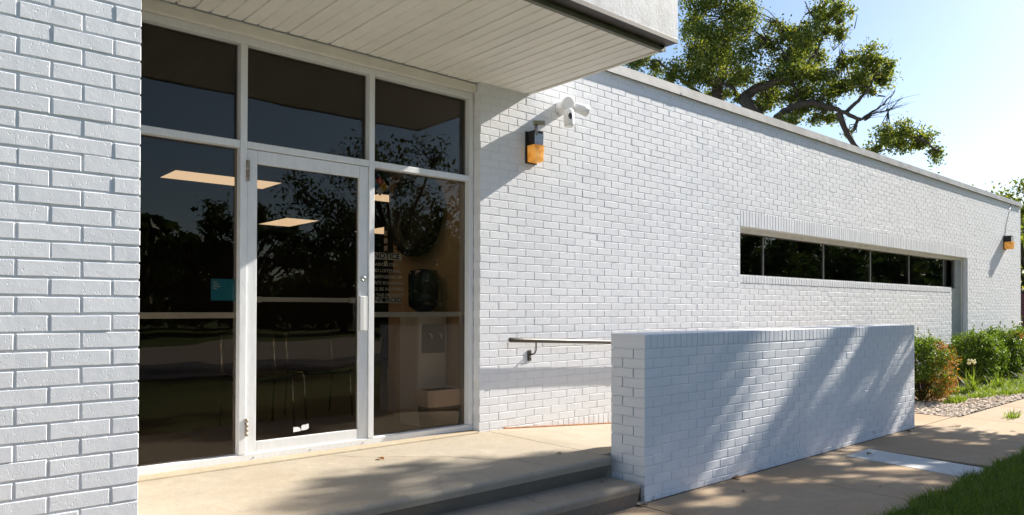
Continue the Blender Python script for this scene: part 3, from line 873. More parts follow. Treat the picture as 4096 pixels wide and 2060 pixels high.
# the big tree behind the building: (side, height) in a plane square to the view, depth added
TN = Vector((0.85440, 0.51961, 0)); TS = Vector((0.51961, -0.85440, 0)); TD = 27.0
def tp(s_, z, dep=0.0): return TN*(TD+dep) + TS*s_*(1+dep/TD) + Vector((0, 0, EYE + (z-EYE)*(1+dep/TD)))
LM = {
 'a': ([(-0.3, -0.2), (-0.6, 3.0), (-1.2, 6.5), (-1.51, 8.7), (-1.59, 9.28), (-1.46, 9.73), (-1.31, 10.18), (-1.26, 10.64), (-1.23, 11.3), (-1.31, 11.98)], 0.42, 0.05, 0.6),
 'b': ([(-1.59, 9.33), (-1.86, 9.56), (-2.3, 9.9), (-2.7, 10.5)], 0.09, 0.03, 0.3),
 'c': ([(0.2, -0.2), (0.3, 4.0), (0.15, 7.3), (0.07, 7.88), (-0.39, 8.52), (-0.64, 8.9), (-0.52, 9.09), (-0.12, 9.31), (0.31, 9.43), (0.89, 9.64), (1.37, 9.9), (1.79, 10.26)], 0.40, 0.06, -0.4),
 'd': ([(-0.61, 8.85), (-0.86, 9.12), (-1.11, 9.44), (-1.46, 9.52)], 0.11, 0.05, -0.2),
 'e': ([(0.25, 6.8), (0.3, 7.6), (0.51, 8.18), (0.84, 8.43), (1.27, 8.58), (1.7, 8.6), (2.16, 8.49), (2.53, 8.31), (2.9, 8.09), (3.31, 7.92)], 0.17, 0.06, -0.8),
 'f': ([(1.27, 8.6), (1.22, 8.91), (0.99, 9.53), (0.94, 10.13), (0.8, 10.35), (0.56, 10.82)], 0.08, 0.03, -0.5),
 'g': ([(2.81, 8.2), (3.09, 8.47), (3.4, 8.79), (3.63, 9.07), (3.72, 9.4), (3.68, 9.84)], 0.075, 0.03, -0.8),
 'h': ([(2.53, 8.27), (2.67, 7.96), (2.83, 7.51), (3.08, 7.05), (3.27, 6.8), (3.76, 6.79), (4.03, 7.09), (4.34, 7.32), (4.87, 7.28), (5.31, 7.02), (5.57, 6.81)], 0.12, 0.03, -0.8),
 'i': ([(-1.4, 8.6), (-2.0, 9.1), (-2.83, 9.74), (-3.25, 10.19), (-3.72, 10.55), (-4.14, 10.69)], 0.10, 0.03, 0.2),
 'j': ([(3.31, 7.92), (3.67, 8.18), (4.03, 8.4), (4.39, 8.86)], 0.05, 0.012, -0.8),
 'k': ([(3.4, 7.91), (3.81, 8.13), (4.17, 8.15), (4.61, 8.6)], 0.04, 0.010, -0.9),
 'l': ([(3.18, 7.98), (3.15, 7.68), (3.08, 7.54)], 0.07, 0.03, -0.8),
 'm': ([(1.79, 10.26), (1.85, 10.9), (1.75, 11.61), (1.56, 11.93), (1.46, 12.24)], 0.05, 0.015, -0.3),
 'n': ([(0.94, 10.2), (0.51, 10.83), (0.17, 11.01)], 0.03, 0.012, -0.5),
 'o': ([(1.79, 10.26), (2.0, 10.9), (2.3, 11.5), (2.45, 12.0)], 0.05, 0.02, -0.2),
}
rg = np.random.default_rng(5)
limbs = []
for k, (pts, ra, rb, dep) in LM.items():
    P_ = []
    dense = []
    for a, b in zip(pts, pts[1:]):
        for q in range(3): dense.append((a[0]+(b[0]-a[0])*q/3, a[1]+(b[1]-a[1])*q/3))
    dense.append(pts[-1])
    n = len(dense)
    for i, (s_, z) in enumerate(dense):
        P_.append(tp(s_ + rg.normal()*0.02, z + rg.normal()*0.02, dep + 0.5*math.sin(i*0.35+len(k))*0.3))
    limbs.append((P_, [ra + (rb-ra)*(i/(n-1))**0.75 for i in range(n)]))
# bare twigs on the right
for i in range(26):
    b = random.choice([(3.4, 7.95), (3.7, 8.15), (4.0, 8.35), (4.1, 8.2), (3.9, 8.15)])
    ang = random.uniform(0.15, 1.35); L_ = random.uniform(0.4, 1.25)
    p = [tp(b[0], b[1], -0.85)]
    for q in (0.35, 0.7, 1.0): p.append(tp(b[0]+math.cos(ang)*L_*q + random.gauss(0, .03), b[1]+math.sin(ang)*L_*q*0.8 + random.gauss(0, .03), -0.85+random.uniform(-.3, .3)))
    limbs.append((p, [0.011, 0.007, 0.005, 0.003]))
for i in range(18):
    b = random.choice([(0.9, 10.6), (1.2, 11.2), (2.4, 10.4), (2.6, 10.2), (3.7, 9.8)])
    ang = random.uniform(0.7, 2.3); L_ = random.uniform(0.5, 1.1)
    p = [tp(b[0], b[1], -0.4)]
    for q in (0.35, 0.7, 1.0): p.append(tp(b[0]+math.cos(ang)*L_*q + random.gauss(0, .03), b[1]+math.sin(ang)*L_*q + random.gauss(0, .03), -0.4+random.uniform(-.3, .3)))
    limbs.append((p, [0.012, 0.008, 0.005, 0.003]))
CLS = [(-2.07, 12.37, 0.76, 0.4), (-1.06, 12.26, 0.76, 0.45), (-0.32, 11.97, 0.4, 0.4), (-2.53, 11.79, 0.45, 0.45), (-1.81, 11.31, 0.81, 0.55), (-0.81, 11.26, 0.6, 0.55), (-2.53, 10.75, 0.86, 0.65), (-1.51, 10.56, 0.91, 0.55), (-0.57, 10.37, 0.5, 0.65), (-2.94, 10.06, 0.65, 0.4), (-2.12, 9.78, 0.76, 0.4), (-1.01, 9.79, 0.71, 0.3), (0.56, 11.23, 0.45, 0.4), (1.23, 11.01, 0.65, 0.55), (1.75, 11.06, 0.45, 0.45), (1.7, 10.36, 0.6, 0.55), (0.89, 10.34, 0.6, 0.5), (0.55, 9.76, 0.65, 0.45), (1.37, 9.5, 0.81, 0.4), (2.07, 9.54, 0.55, 0.35), (0.31, 9.18, 0.55, 0.35), (1.89, 11.69, 0.4, 0.35), (2.35, 11.89, 0.5, 0.35), (2.63, 11.61, 0.35, 0.3), (2.17, 11.26, 0.4, 0.3), (3.0, 10.05, 0.5, 0.4), (3.59, 10.09, 0.55, 0.4), (3.9, 9.48, 0.6, 0.45), (3.27, 9.53, 0.55, 0.35), (2.54, 9.1, 0.45, 0.3), (1.7, 8.97, 0.76, 0.3), (0.89, 8.83, 0.55, 0.25), (1.37, 8.2, 0.6, 0.3), (0.89, 8.03, 0.45, 0.2), (1.98, 8.11, 0.4, 0.2), (-0.03, 8.6, 0.4, 0.25), (-1.01, 9.03, 0.3, 0.2), (4.03, 7.38, 0.4, 0.35), (4.7, 7.49, 0.4, 0.3), (4.61, 6.96, 0.6, 0.25), (5.49, 7.1, 0.35, 0.3), (5.66, 6.62, 0.25, 0.3), (3.72, 6.92, 0.3, 0.2), (-4.67, 10.58, 0.55, 0.35), (-3.72, 10.28, 0.4, 0.3), (-4.4, 10.87, 0.35, 0.2), (2.9, 7.4, 0.2, 0.2), (4.13, 9.66, 0.3, 0.3), (-2.2, 13.2, 0.9, 0.5), (-1.0, 13.2, 0.9, 0.5), (2.3, 12.6, 0.5, 0.4)]
cl = []
for s_, z, a, b in CLS:
    dep = rg.uniform(-1.3, 1.3)
    big = a*b
    c = tp(s_, z, dep)
    e = (a+b)/2
    cl.append((tuple(c), (a*0.62+e*0.38, a*0.62+e*0.38, b)))
for s_, z, a, b in ((2.0, 8.5, .5, .3), (2.5, 8.9, .4, .3), (0.2, 8.9, .4, .3), (1.1, 9.9, .7, .4), (2.9, 9.3, .5, .3), (3.5, 9.0, .35, .25), (2.3, 8.0, .35, .25), (-0.5, 9.7, .5, .4), (-1.8, 9.2, .5, .3), (4.4, 7.2, .4, .3), (5.1, 7.2, .35, .25), (0.1, 10.9, .4, .4), (2.5, 10.9, .35, .3)):
    cl.append((tuple(tp(s_, z, rg.uniform(-1, 1))), (a, a, b)))
make_tree('broadleaf_tree', 'large spreading tree with arching dark limbs behind the building roof', limbs, cl, LEAF_A, 0.112, 4300, seed=4, twig=0.013, sub=9, spread=0.36)

def generic_tree(seed, h, r, z0, n_cl, trunk_r=0.2, lean=(0, 0)):
    rng = np.random.default_rng(seed); limbs = []; cl = []
    top = Vector((lean[0], lean[1], h*0.72))
    main = [Vector((0, 0, -0.1)), Vector((lean[0]*0.2+rng.normal()*.05, lean[1]*0.2, h*0.25)), Vector((lean[0]*0.6, lean[1]*0.6+rng.normal()*.08, h*0.5)), top]
    limbs.append((main, [trunk_r*1.2, trunk_r, trunk_r*0.7, trunk_r*0.3]))
    for i in range(n_cl):
        a = rng.uniform(0, 2*math.pi); zz = rng.uniform(0, 1)
        rr = r*math.sqrt(rng.uniform(0.08, 1))*math.sin(math.pi*(0.15+0.75*zz))**0.6
        c = Vector((math.cos(a)*rr + lean[0]*zz, math.sin(a)*rr + lean[1]*zz, z0 + (h-z0)*zz*0.93))
        sz = r*rng.uniform(0.22, 0.36)
        cl.append((tuple(c), (sz, sz, sz*0.75)))
        b = main[0].lerp(top, max(0.35, min(0.95, (c.z*0.72)/h)))
        limbs.append(([b, b.lerp(c, 0.5)+Vector((0, 0, 0.15)), c], [trunk_r*0.3, trunk_r*0.16, trunk_r*0.05]))
    return limbs, cl
def move(t, loc): t.location = loc

# shade tree out of frame to the right (its dapple lies on the ramp wall and walk)
SB = Vector((14.3, -0.55, 0))
rg2 = np.random.default_rng(21)
lm, cs = generic_tree(21, 9.3, 3.2, 3.6, 4, 0.2)
cs = []
def shade_cl(s_, h_, r_, dx=None):
    # s_: offset across the sun's path, h_: height where that path crosses the trunk
    dx = rg2.uniform(-1.9, 1.9) if dx is None else dx
    cs.append(((dx, s_ - 2.35 - 0.164*dx - SB.y, h_ + 0.668*dx), (r_, r_, r_*0.72)))
for q in range(20): shade_cl(rg2.uniform(0.2, 2.8), rg2.uniform(3.9, 8.8), rg2.uniform(0.45, 0.75))
for s_, h_, r_ in ((3.3, 8.3, .55), (3.8, 8.1, .5), (4.2, 8.0, .38), (3.5, 7.75, .42), (4.0, 7.7, .36), (3.0, 8.7, .4), (4.45, 8.3, .25), (2.8, 7.6, .5),
                   (3.4, 6.1, .36), (3.9, 6.15, .34), (4.3, 6.0, .32), (4.55, 6.2, .22), (3.1, 6.3, .4), (4.05, 5.85, .25),
                   (3.3, 5.0, .42), (3.8, 5.0, .38), (4.25, 4.95, .34), (4.55, 5.15, .22), (4.6, 4.75, .24), (3.5, 4.5, .42), (4.0, 4.4, .38), (4.4, 4.35, .32),
                   (3.2, 3.9, .38), (3.7, 3.8, .36), (4.2, 3.85, .3), (4.55, 4.0, .24), (3.0, 5.4, .3), (3.2, 7.0, .3), (2.6, 6.9, .4), (3.3, 6.7, .28), (2.9, 7.2, .35), (2.3, 6.4, .4), (3.0, 6.0, .4), (2.5, 5.6, .45), (2.7, 4.8, .45), (2.4, 4.2, .45), (3.75, 8.75, .33), (3.95, 8.55, .28), (3.6, 9.0, .28), (3.15, 6.6, .38), (2.7, 6.5, .42), (2.4, 7.0, .4), (3.3, 6.25, .32)):
    shade_cl(s_, h_, r_)
for q in range(22): shade_cl(rg2.uniform(3.5, 4.7), rg2.uniform(4.6, 7.5), rg2.uniform(0.13, 0.22))
for c, r_ in cs:
    c = Vector(c); b_ = Vector((0, 0, max(2.2, min(6.8, c.z*0.7))))
    lm.append(([b_, b_.lerp(c, 0.5)+Vector((0, 0, 0.12)), c], [0.06, 0.03, 0.01]))
t = make_tree('shade_tree', 'leafy lawn tree beyond the walk whose shadow dapples the ramp wall', lm, cs, LEAF_B, 0.15, 3000, seed=21, sub=6, spread=0.34)
move(t, SB)
# tree reflected in the right-hand pane
lm, cs = generic_tree(33, 5.3, 2.9, 1.9, 34, 0.2)
t = make_tree('lawn_tree', 'lawn tree with a straight dark trunk mirrored in the right entrance pane', lm, cs, LEAF_B, 0.11, 380, seed=33, sub=6)
move(t, (9.6, -6.2, 0))
# trees over the street
lm, cs = generic_tree(41, 8.2, 3.6, 0.4, 44, 0.25)
proto = make_tree('street_tree', 'leafy green tree standing across the street opposite the entrance', lm, cs, LEAF_B, 0.32, 200, group='trees across the street', seed=41, sub=6, twigs=False)
def copy_tree(o, loc, sc, rz):
    c = o.copy(); COL.objects.link(c); c.location = loc; c.scale = (sc, sc, sc); c.rotation_euler = (0, 0, rz)
    for ch in o.children:
        k = ch.copy(); COL.objects.link(k); k.parent = c
    return c
move(proto, (13.5, -27, 0)); proto.scale = (0.82, 0.82, 0.82)
for i, (x, y, sc) in enumerate(((9.0, -29, 0.72), (5.0, -31, 0.66), (0.5, -30, 0.72), (18.0, -26, 0.92), (23, -27, 1.05), (28, -25, 1.15), (34, -24, 1.1), (41, -22, 1.1), (49, -20, 1.2), (58, -18, 1.1), (68, -17, 1.2), (80, -14, 1.2), (-5, -30, 0.75))):
    copy_tree(proto, (x, y, 0), sc*0.85, i*1.3)
# woods closing the view beyond the street trees
n = 80000
wx = RNG.uniform(-50, 270, n); top_ = 4.6 + 1.3*np.sin(wx*0.21) + 0.9*np.sin(wx*0.53+1) + 0.5*np.sin(wx*1.3)
top_ = top_*(1 + np.clip((wx-40)/55, 0, 1.6))
P_ = np.column_stack([wx, -40 + RNG.uniform(-3, 3, n) + 2*np.sin(wx*0.11), top_*np.sqrt(RNG.uniform(0, 1, n))])
V, F = leaf_quads(P_, 0.9, RNG, 0.7)
obj_from('distant_woods', fast_mesh('distant_woods', V, F), LEAF_B, None, label='dark belt of woods beyond the street trees', cat='woods', kind='stuff')
# far tree past the end of the wall
lm, cs = generic_tree(52, 8.5, 4.0, 0.8, 40, 0.25)
t = make_tree('yellowing_tree', 'yellow green tree past the far end of the long wall', lm, cs, LEAF_Y, 0.20, 300, seed=52, sub=7, twigs=False)
move(t, (46.0, 12.2, 0))
lm, cs = generic_tree(53, 6.6, 3.0, 0.6, 26, 0.2)
t = make_tree('bushy_tree', 'bushy green tree low beside the yellow green one past the wall', lm, cs, LEAF_A, 0.20, 260, seed=53, sub=7, twigs=False)
move(t, (37.5, 9.4, 0))
# maroon fence
MAR = simple('maroon_paint', (0.13, 0.022, 0.035), 0.6, 0, 0.15, 4)
parts = [MB().box(33.0+0.0, 33.04, 6.9+i*0.3, 7.195+i*0.3, 0.35, 1.98).build('fence_board', MAR) for i in range(12)]
parts += [MB().box(33.05, 33.13, 6.95+i*1.7, 7.05+i*1.7, -0.03, 1.9).build('post', MAR) for i in range(3)]
thing('maroon_fence', (33, 7, 0), 'maroon board fence just past the far corner of the building', 'fence', parts)

# shrubs
def shrub(loc, rx, ry, h, label, mat, mats2=None, n=9000, seed=3, leaf=0.03, frac=0.0):
    rng = np.random.default_rng(seed)
    t = empty('shrub', loc); tag(t, label, 'shrub', None)
    ns = 230
    u = rng.normal(size=(ns, 3)); u /= np.linalg.norm(u, axis=1)[:, None]
    u = np.sign(u)*np.abs(u)**0.85
    u *= rng.uniform(0.80, 1.0, (ns, 1)); u[:60] *= rng.uniform(0.4, 0.8, (60, 1))
    c = u*np.array([rx, ry, h*0.47]) + np.array([0, 0, h*0.50])
    c[:, 2] = np.maximum(c[:, 2], 0.05)
    st = MB()
    for q in c[::5]:
        st.tube([(0.03*q[0], 0.03*q[1], -0.02), (q[0]*0.5, q[1]*0.5, q[2]*0.55), tuple(q)], [0.010, 0.007, 0.003], 5, cap=False)
    o = st.build('stems', BARK); o.parent = t
    k = rng.integers(0, len(c), n)
    P_ = c[k] + rng.normal(size=(n, 3))*np.array([0.045, 0.045, 0.04])
    P_[:, 2] = np.abs(P_[:, 2])
    # spiky new shoots
    ms = 46; sh = []
    for i in range(ms):
        q = c[rng.integers(0, len(c))]
        if q[2] < h*0.55: continue
        dd = rng.normal(size=3)*0.25 + np.array([0, 0, 1.0]); L_ = rng.uniform(0.08, 0.2)
        sh.append(q + np.array([0, 0, h*0.08]) + dd*np.linspace(0, L_, 14)[:, None] + rng.normal(size=(14, 3))*0.008)
    P_ = np.vstack([P_]+sh)
    if frac:
        # the dead side: towards +x -y and low
        sc = P_[:, 0]/rx*0.9 - P_[:, 1]/ry*0.35 - P_[:, 2]/h*1.3 + rng.normal(size=len(P_))*0.35
        dead = sc > np.quantile(sc, 1-frac)
        # a small dead spray on top
        dead |= (np.linalg.norm((P_ - np.array([0.18*rx, -0.5*ry, h*0.86]))/np.array([0.3*rx, .5*ry, .08*h]), axis=1) < 1)
        V, F = leaf_quads(P_[dead], leaf*0.9, rng); o = obj_from('dry_leaves', fast_mesh('dry_leaves', V, F), mats2, t, kind='stuff')
        P_ = P_[~dead]
    V, F = leaf_quads(P_, leaf, rng); obj_from('foliage', fast_mesh('foliage', V, F), mat, t, kind='stuff')
    return t
LEAF_S = leaf_mat('leaf_boxwood', [(0.035, 0.07, 0.008), (0.07, 0.135, 0.014), (0.12, 0.20, 0.02), (0.22, 0.29, 0.04)], 0.42, 0.45)
LEAF_D = leaf_mat('leaf_dry_orange', [(0.14, 0.06, 0.02), (0.34, 0.14, 0.02), (0.50, 0.24, 0.04), (0.22, 0.12, 0.05)], 0.4)
shrub((11.22, 4.16, 0), 0.50, 0.42, 0.93, 'green boxwood shrub with orange dried side at the end of the ramp wall', LEAF_S, LEAF_D, 20000, 3, 0.034, 0.33)
shrub((14.45, 4.45, 0), 0.72, 0.42, 0.94, 'wide green shrub before the grey post of the window', LEAF_S, None, 22000, 5, 0.038)
shrub((15.85, 4.42, 0), 0.80, 0.45, 0.98, 'green shrub between the grey post shrub and the far corner shrub', LEAF_S, LEAF_D, 22000, 6, 0.04, 0.04)
shrub((17.6, 4.40, 0), 0.85, 0.45, 0.98, 'green shrub at the far corner under the small wall lamp', LEAF_S, None, 18000, 7, 0.045)

def blades(P_, h0, h1, w, lean, rng):
    n = len(P_)
    h = rng.uniform(h0, h1, n); a = rng.uniform(0, 2*math.pi, n); l = rng.uniform(0.1, lean, n)*h
    a2 = rng.uniform(0, 2*math.pi, n)
    sx, sy = np.cos(a2)*w/2, np.sin(a2)*w/2
    dx, dy = np.cos(a)*l, np.sin(a)*l
    z0 = np.zeros(n)
    def row(fx, fz, fw):
        return (np.column_stack([P_[:, 0]+dx*fx - sx*fw, P_[:, 1]+dy*fx - sy*fw, P_[:, 2]+h*fz]), np.column_stack([P_[:, 0]+dx*fx + sx*fw, P_[:, 1]+dy*fx + sy*fw, P_[:, 2]+h*fz]))
    a0, b0 = row(0, 0, 1); a1, b1 = row(0.35, 0.6, 0.8); a2_, b2_ = row(1.0, 0.95, 0.12)
    V = np.stack([a0, b0, a1, b1, a2_, b2_], 1).reshape(-1, 3)
    base = (np.arange(n)*6)[:, None]
    F = np.vstack([base + np.array([0, 1, 3, 2]), base + np.array([2, 3, 5, 4])])
    return V, F
GRASS = leaf_mat('grass_blade', [(0.055, 0.10, 0.014), (0.09, 0.16, 0.02), (0.14, 0.22, 0.03), (0.22, 0.26, 0.06)], 0.45)
GRASSB = leaf_mat('bright_grass_blade', [(0.09, 0.15, 0.02), (0.16, 0.24, 0.03), (0.24, 0.30, 0.06)], 0.5)
n = 46000
gx = RNG.uniform(3.4, 10.5, n); gy_ = 2.03 - np.abs(RNG.normal(0, 1, n))*0.75
edge = 1.98 + 0.04*np.sin(gx*7.3) + 0.03*np.sin(gx*17.1+1)
gy_ = np.minimum(gy_, edge - RNG.uniform(0, 0.06, n))
V, F = blades(np.column_stack([gx, gy_, np.full(n, -0.03)]), 0.05, 0.12, 0.006, 0.9, RNG)
obj_from('grass', fast_mesh('grass', V, F), GRASS, None, label='dark green lawn grass along the sidewalk edge', cat='grass', kind='stuff')
# ground cover in the gravel bed
n = 9000
pts = []
for cx, cy, rx, ry, k in ((13.6, 3.75, 0.9, 0.32, 2600), (15.0, 3.75, 1.2, 0.4, 3000), (12.75, 4.15, 0.5, 0.15, 900), (11.45, 3.78, 0.30, 0.07, 500), (12.4, 3.75, 0.3, 0.12, 300), (16.6, 3.8, 1.2, 0.45, 2400), (10.3, 2.75, 0.2, 0.04, 60)):
    a = RNG.uniform(0, 2*math.pi, k); r_ = np.sqrt(RNG.uniform(0, 1, k))
    pts.append(np.column_stack([cx+rx*r_*np.cos(a)+RNG.normal(0, .08, k), cy+ry*r_*np.sin(a)+RNG.normal(0, .03, k), np.zeros(k)]))
P_ = np.vstack(pts); P_[:, 1] = np.maximum(P_[:, 1], 2.7)
V, F = blades(P_, 0.03, 0.10, 0.012, 1.4, RNG)
obj_from('ground_cover', fast_mesh('ground_cover', V, F), GRASSB, None, label='bright green weeds spreading over the gravel bed', cat='weeds', kind='stuff')
# tall grass clumps with arching blades
def clump(loc, n, h, label, seed, mat, w=0.012):
    rng = np.random.default_rng(seed)
    t = empty('grass_clump', loc); tag(t, label, 'plant')
    b = bmesh.new()
    for i in range(n):
        a = rng.uniform(0, 2*math.pi); L_ = h*rng.uniform(0.5, 1.1); sp = rng.uniform(0.15, 0.9)
        bx0, by0 = rng.normal(0, .05, 2); prev = None
        for q in range(6):
            f = q/5; x = bx0 + math.cos(a)*L_*sp*f**1.5; y = by0 + math.sin(a)*L_*sp*f**1.5; z = L_*(f - 0.55*sp*f**2.4)
            ww = w*(1-f)**0.7/2 + 0.0008
            v0 = b.verts.new((x - math.sin(a)*ww, y + math.cos(a)*ww, z)); v1 = b.verts.new((x + math.sin(a)*ww, y - math.cos(a)*ww, z))
            if prev: b.faces.new((prev[0], prev[1], v1, v0))
            prev = (v0, v1)
    me = bpy.data.meshes.new('blades'); b.to_mesh(me); b.free()
    obj_from('blades', me, mat, t); return t
t = clump((12.75, 3.98, 0), 60, 0.5, 'arching grass clump with a pale yellow flower head in the gravel', 3, GRASSB)
fl = MB()
fl.tube([(0, 0, 0), (0.01, 0, 0.3), (0.0, 0.0, 0.5)], 0.004, 5)
o = fl.build('flower_stem', simple('stem_green', (0.12, 0.16, 0.04), 0.6)); o.parent = t
fl = MB()
for i in range(9):
    a = i*2.4; q = Vector((math.cos(a)*0.05, math.sin(a)*0.05, 0.50+0.03*math.sin(i*1.7)))
    fl.lathe([(0.002, -0.022), (0.016, -0.008), (0.018, 0.006), (0.008, 0.02)], (math.cos(a)*0.6, math.sin(a)*0.6, 1), q, 8)
o = fl.build('flower_head', simple('pale_yellow_flower', (0.75, 0.68, 0.35), 0.6)); o.parent = t
clump((13.6, 3.85, 0), 60, 0.42, 'tall bright grass clump beside the flowering one in the gravel', 8, GRASSB)
clump((14.7, 3.7, 0), 60, 0.45, 'tall bright grass clump farther along the gravel bed', 9, GRASSB)

# fallen leaves
def fallen_leaf(loc, size, mat, label, seed):
    rng = random.Random(seed)
    b = bmesh.new(); n = 9; ring = []
    c = b.verts.new((0, 0, 0.004))
    for k in range(n):
        a = 2*math.pi*k/n; r = size*(0.55 + 0.45*abs(math.cos(a*1.5)))*rng.uniform(0.8, 1.1)
        ring.append(b.verts.new((math.cos(a)*r, math.sin(a)*r*0.7, abs(math.sin(a))*size*rng.uniform(0.15, 0.7)+0.001)))
    for k in range(n): b.faces.new((c, ring[k], ring[(k+1) % n]))
    st = [b.verts.new(p) for p in ((size*0.8, -0.002, 0.004), (size*1.9, 0.001, 0.010), (size*1.9, 0.003, 0.010), (size*0.8, 0.002, 0.004))]
    b.faces.new(st)
    me = bpy.data.meshes.new('fallen_leaf'); b.to_mesh(me); b.free()
    o = obj_from('fallen_leaf', me, mat, None, label=label, cat='leaf'); o.location = loc; o.rotation_euler = (0, 0, rng.uniform(0, 6)); return o
LO = simple('leaf_orange', (0.45, 0.20, 0.03), 0.6, 0, 0.4, 60); LBR = simple('leaf_brown', (0.12, 0.07, 0.04), 0.7, 0, 0.4, 60); LGR = simple('leaf_green_dry', (0.14, 0.13, 0.05), 0.7)
for loc, s_, mt, lb in (
    ((2.526, 4.501, 0.303), 0.034, LO, 'curled orange leaf lying on the porch before the door'),
    ((3.559, 3.802, 0.303), 0.022, LGR, 'small green tuft on the porch crack near the ramp wall'),
    ((3.63, 3.453, 0.152), 0.018, LBR, 'small brown leaf on the lower step'),
    ((3.80, 3.235, 0.002), 0.05, simple('leaf_pale', (0.30, 0.24, 0.19), 0.7), 'pale dead leaf wedged at the foot of the ramp wall corner'),
    ((3.42, 3.17, 0.002), 0.035, LO, 'orange leaf on the ground before the lower step'),
    ((6.676, 2.951, 0.004), 0.032, LBR, 'brown leaf on the pale concrete strip'),
    ((8.266, 3.209, 0.002), 0.03, LBR, 'brown leaf at the far foot of the ramp wall'),
    ((5.525, 2.354, 0.002), 0.018, LBR, 'tiny brown leaf on the walk near the grass'),
    ((4.634, 2.977, 0.002), 0.018, LBR, 'tiny brown leaf on the walk near the wall'),
    ((9.01, 2.951, 0.002), 0.04, LBR, 'dark twig-like leaf on the walk past the wall end'),
    ((4.95, 3.245, 0.002), 0.05, simple('leaf_tan', (0.34, 0.2, 0.12), 0.7), 'tan leaf standing against the ramp wall foot'),
    ((11.82, 3.60, 0.03), 0.03, LO, 'orange leaf on the gravel by the shrub')):
    fallen_leaf(loc, s_, mt, lb, sum(map(ord, lb)) % 97)

# ------------------------------------------------------------------ handrail
RAIL = simple('bronze_rail', (0.075, 0.066, 0.058), 0.38, 0.45, 0.2, 30)
RY = DW-0.078
def rz(x): return 1.072 - 0.043*(x-3.95)
pts = [(3.945, RY, rz(3.95)), (3.949, RY, rz(3.95)), (3.96, RY, rz(3.96)), (4.1, RY, rz(4.1)), (8.35, RY, rz(8.35))]
rail = MB().tube(pts, [0.008, 0.016, 0.021, 0.021, 0.021], 16).build('rail', RAIL)
parts = [rail]
for bx0 in (4.24, 5.75, 7.26):
    zz = rz(bx0)
    parts.append(MB().box(bx0-0.022, bx0+0.022, DW-0.008, DW-0.001, zz-0.185, zz-0.09, 0.002).build('wall_plate', RAIL))
    parts.append(MB().tube([(bx0, DW-0.008, zz-0.125), (bx0+0.005, DW-0.04, zz-0.125), (bx0+0.012, RY+0.01, zz-0.112), (bx0+0.015, RY, zz-0.085), (bx0+0.015, RY, zz-0.02)], 0.0065, 10).build('bracket_arm', RAIL))
    parts.append(MB().lathe([(0.010, 0), (0.010, 0.006), (0.004, 0.009)], (0, -1, 0), (bx0, DW-0.008, zz-0.155), 6).build('bolt', RAIL))
thing('handrail', (3.95, RY, 0.3), 'bronze metal handrail on wall brackets along the ramp', 'handrail', parts)

# ------------------------------------------------------------------ wall lamps
def amber():
    t = NT('amber_lens'); f = t.noise(t.pos((2, 2, 12)), 4, 4); g = t.noise(t.pos(), 14, 3)
    c = t.ramp(f, [(0.3, (0.88, 0.54, 0.15)), (0.6, (0.97, 0.70, 0.30)), (0.8, (0.98, 0.82, 0.48))])
    c = t.mix(t.ramp(g, [(0.52, (0, 0, 0)), (0.75, (0.8,)*3)]), c, (0.62, 0.24, 0.03))
    pr = t.n('BsdfPrincipled'); t.l(c, pr.inputs['Base Color']); pr.inputs['Roughness'].default_value = 0.25
    tr = t.n('BsdfTranslucent'); t.l(c, tr.inputs[0])
    mx = t.n('MixShader'); mx.inputs[0].default_value = 0.6; t.l(pr.outputs[0], mx.inputs[1]); t.l(tr.outputs[0], mx.inputs[2]); t.l(mx.outputs[0], t.out.inputs[0])
    return t.m
AMB = amber()
LBK = simple('lamp_black', (0.02, 0.019, 0.018), 0.5, 0.2, 0.3, 40)
LGY = simple('lamp_grey_metal', (0.30, 0.30, 0.30), 0.35, 0.7, 0.25, 50)
def lamp(x0, z0, w, dp, hgt, label, sensor):
    y = DW-0.001
    parts = [MB().box(x0-0.015, x0+w+0.012, y-0.014, y, z0-0.01, z0+hgt, 0.003).build('back_plate', LBK)]
    parts.append(MB().prism([(x0+0.002, y-0.015), (x0+0.002, y-dp*0.86), (x0+w-0.002, y-dp*0.86), (x0+w-0.002, y-0.015)], z0+hgt*0.53, z0+hgt-0.004, 'xy').build('housing', LBK))
    parts.append(MB().box(x0+0.004, x0+w-0.001, y-dp*0.86-0.004, y-dp*0.86-0.0005, z0+hgt*0.535, z0+hgt*0.9).build('face_plate', LGY))
    b = MB()
    zt = z0+hgt*0.528
    a = [(x0, y-0.015), (x0, y-dp), (x0+w, y-dp), (x0+w, y-0.015)]
    s = 0.93
    lo = [(x0+0.004, y-0.015), (x0+0.004, y-dp*s), (x0+w-0.004, y-dp*s), (x0+w-0.004, y-0.015)]
    T = [b.bm.verts.new((p[0], p[1], zt)) for p in a]; L_ = [b.bm.verts.new((p[0], p[1], z0)) for p in lo]
    for k in range(4): b.bm.faces.new((T[k], T[(k+1) % 4], L_[(k+1) % 4], L_[k]))
    b.bm.faces.new(T); b.bm.faces.new(L_[::-1])
    parts.append(b.build('amber_lens', AMB))
    if sensor:
        sx, sy = x0+0.028, y-dp*0.80
        parts.append(MB().tube([(sx, sy, z0+hgt-0.05), (sx, sy, z0+hgt+0.035)], [0.018, 0.016], 12).build('sensor_stem', LGY))
        parts.append(MB().lathe([(0.008, 0), (0.014, 0.008), (0.011, 0.02)], (0, 0, 1), (sx, sy, z0+hgt+0.034), 12).build('sensor_joint', LBK))
        parts.append(MB().tube([(sx-0.02, sy+0.01, z0+hgt+0.062), (sx+0.075, sy-0.025, z0+hgt+0.072)], 0.0215, 14).build('sensor_head', simple('sensor_olive', (0.26, 0.25, 0.17), 0.45)))
    thing('wall_lamp', (x0, DW, z0), label, 'lamp', parts, 'amber wall lamps')
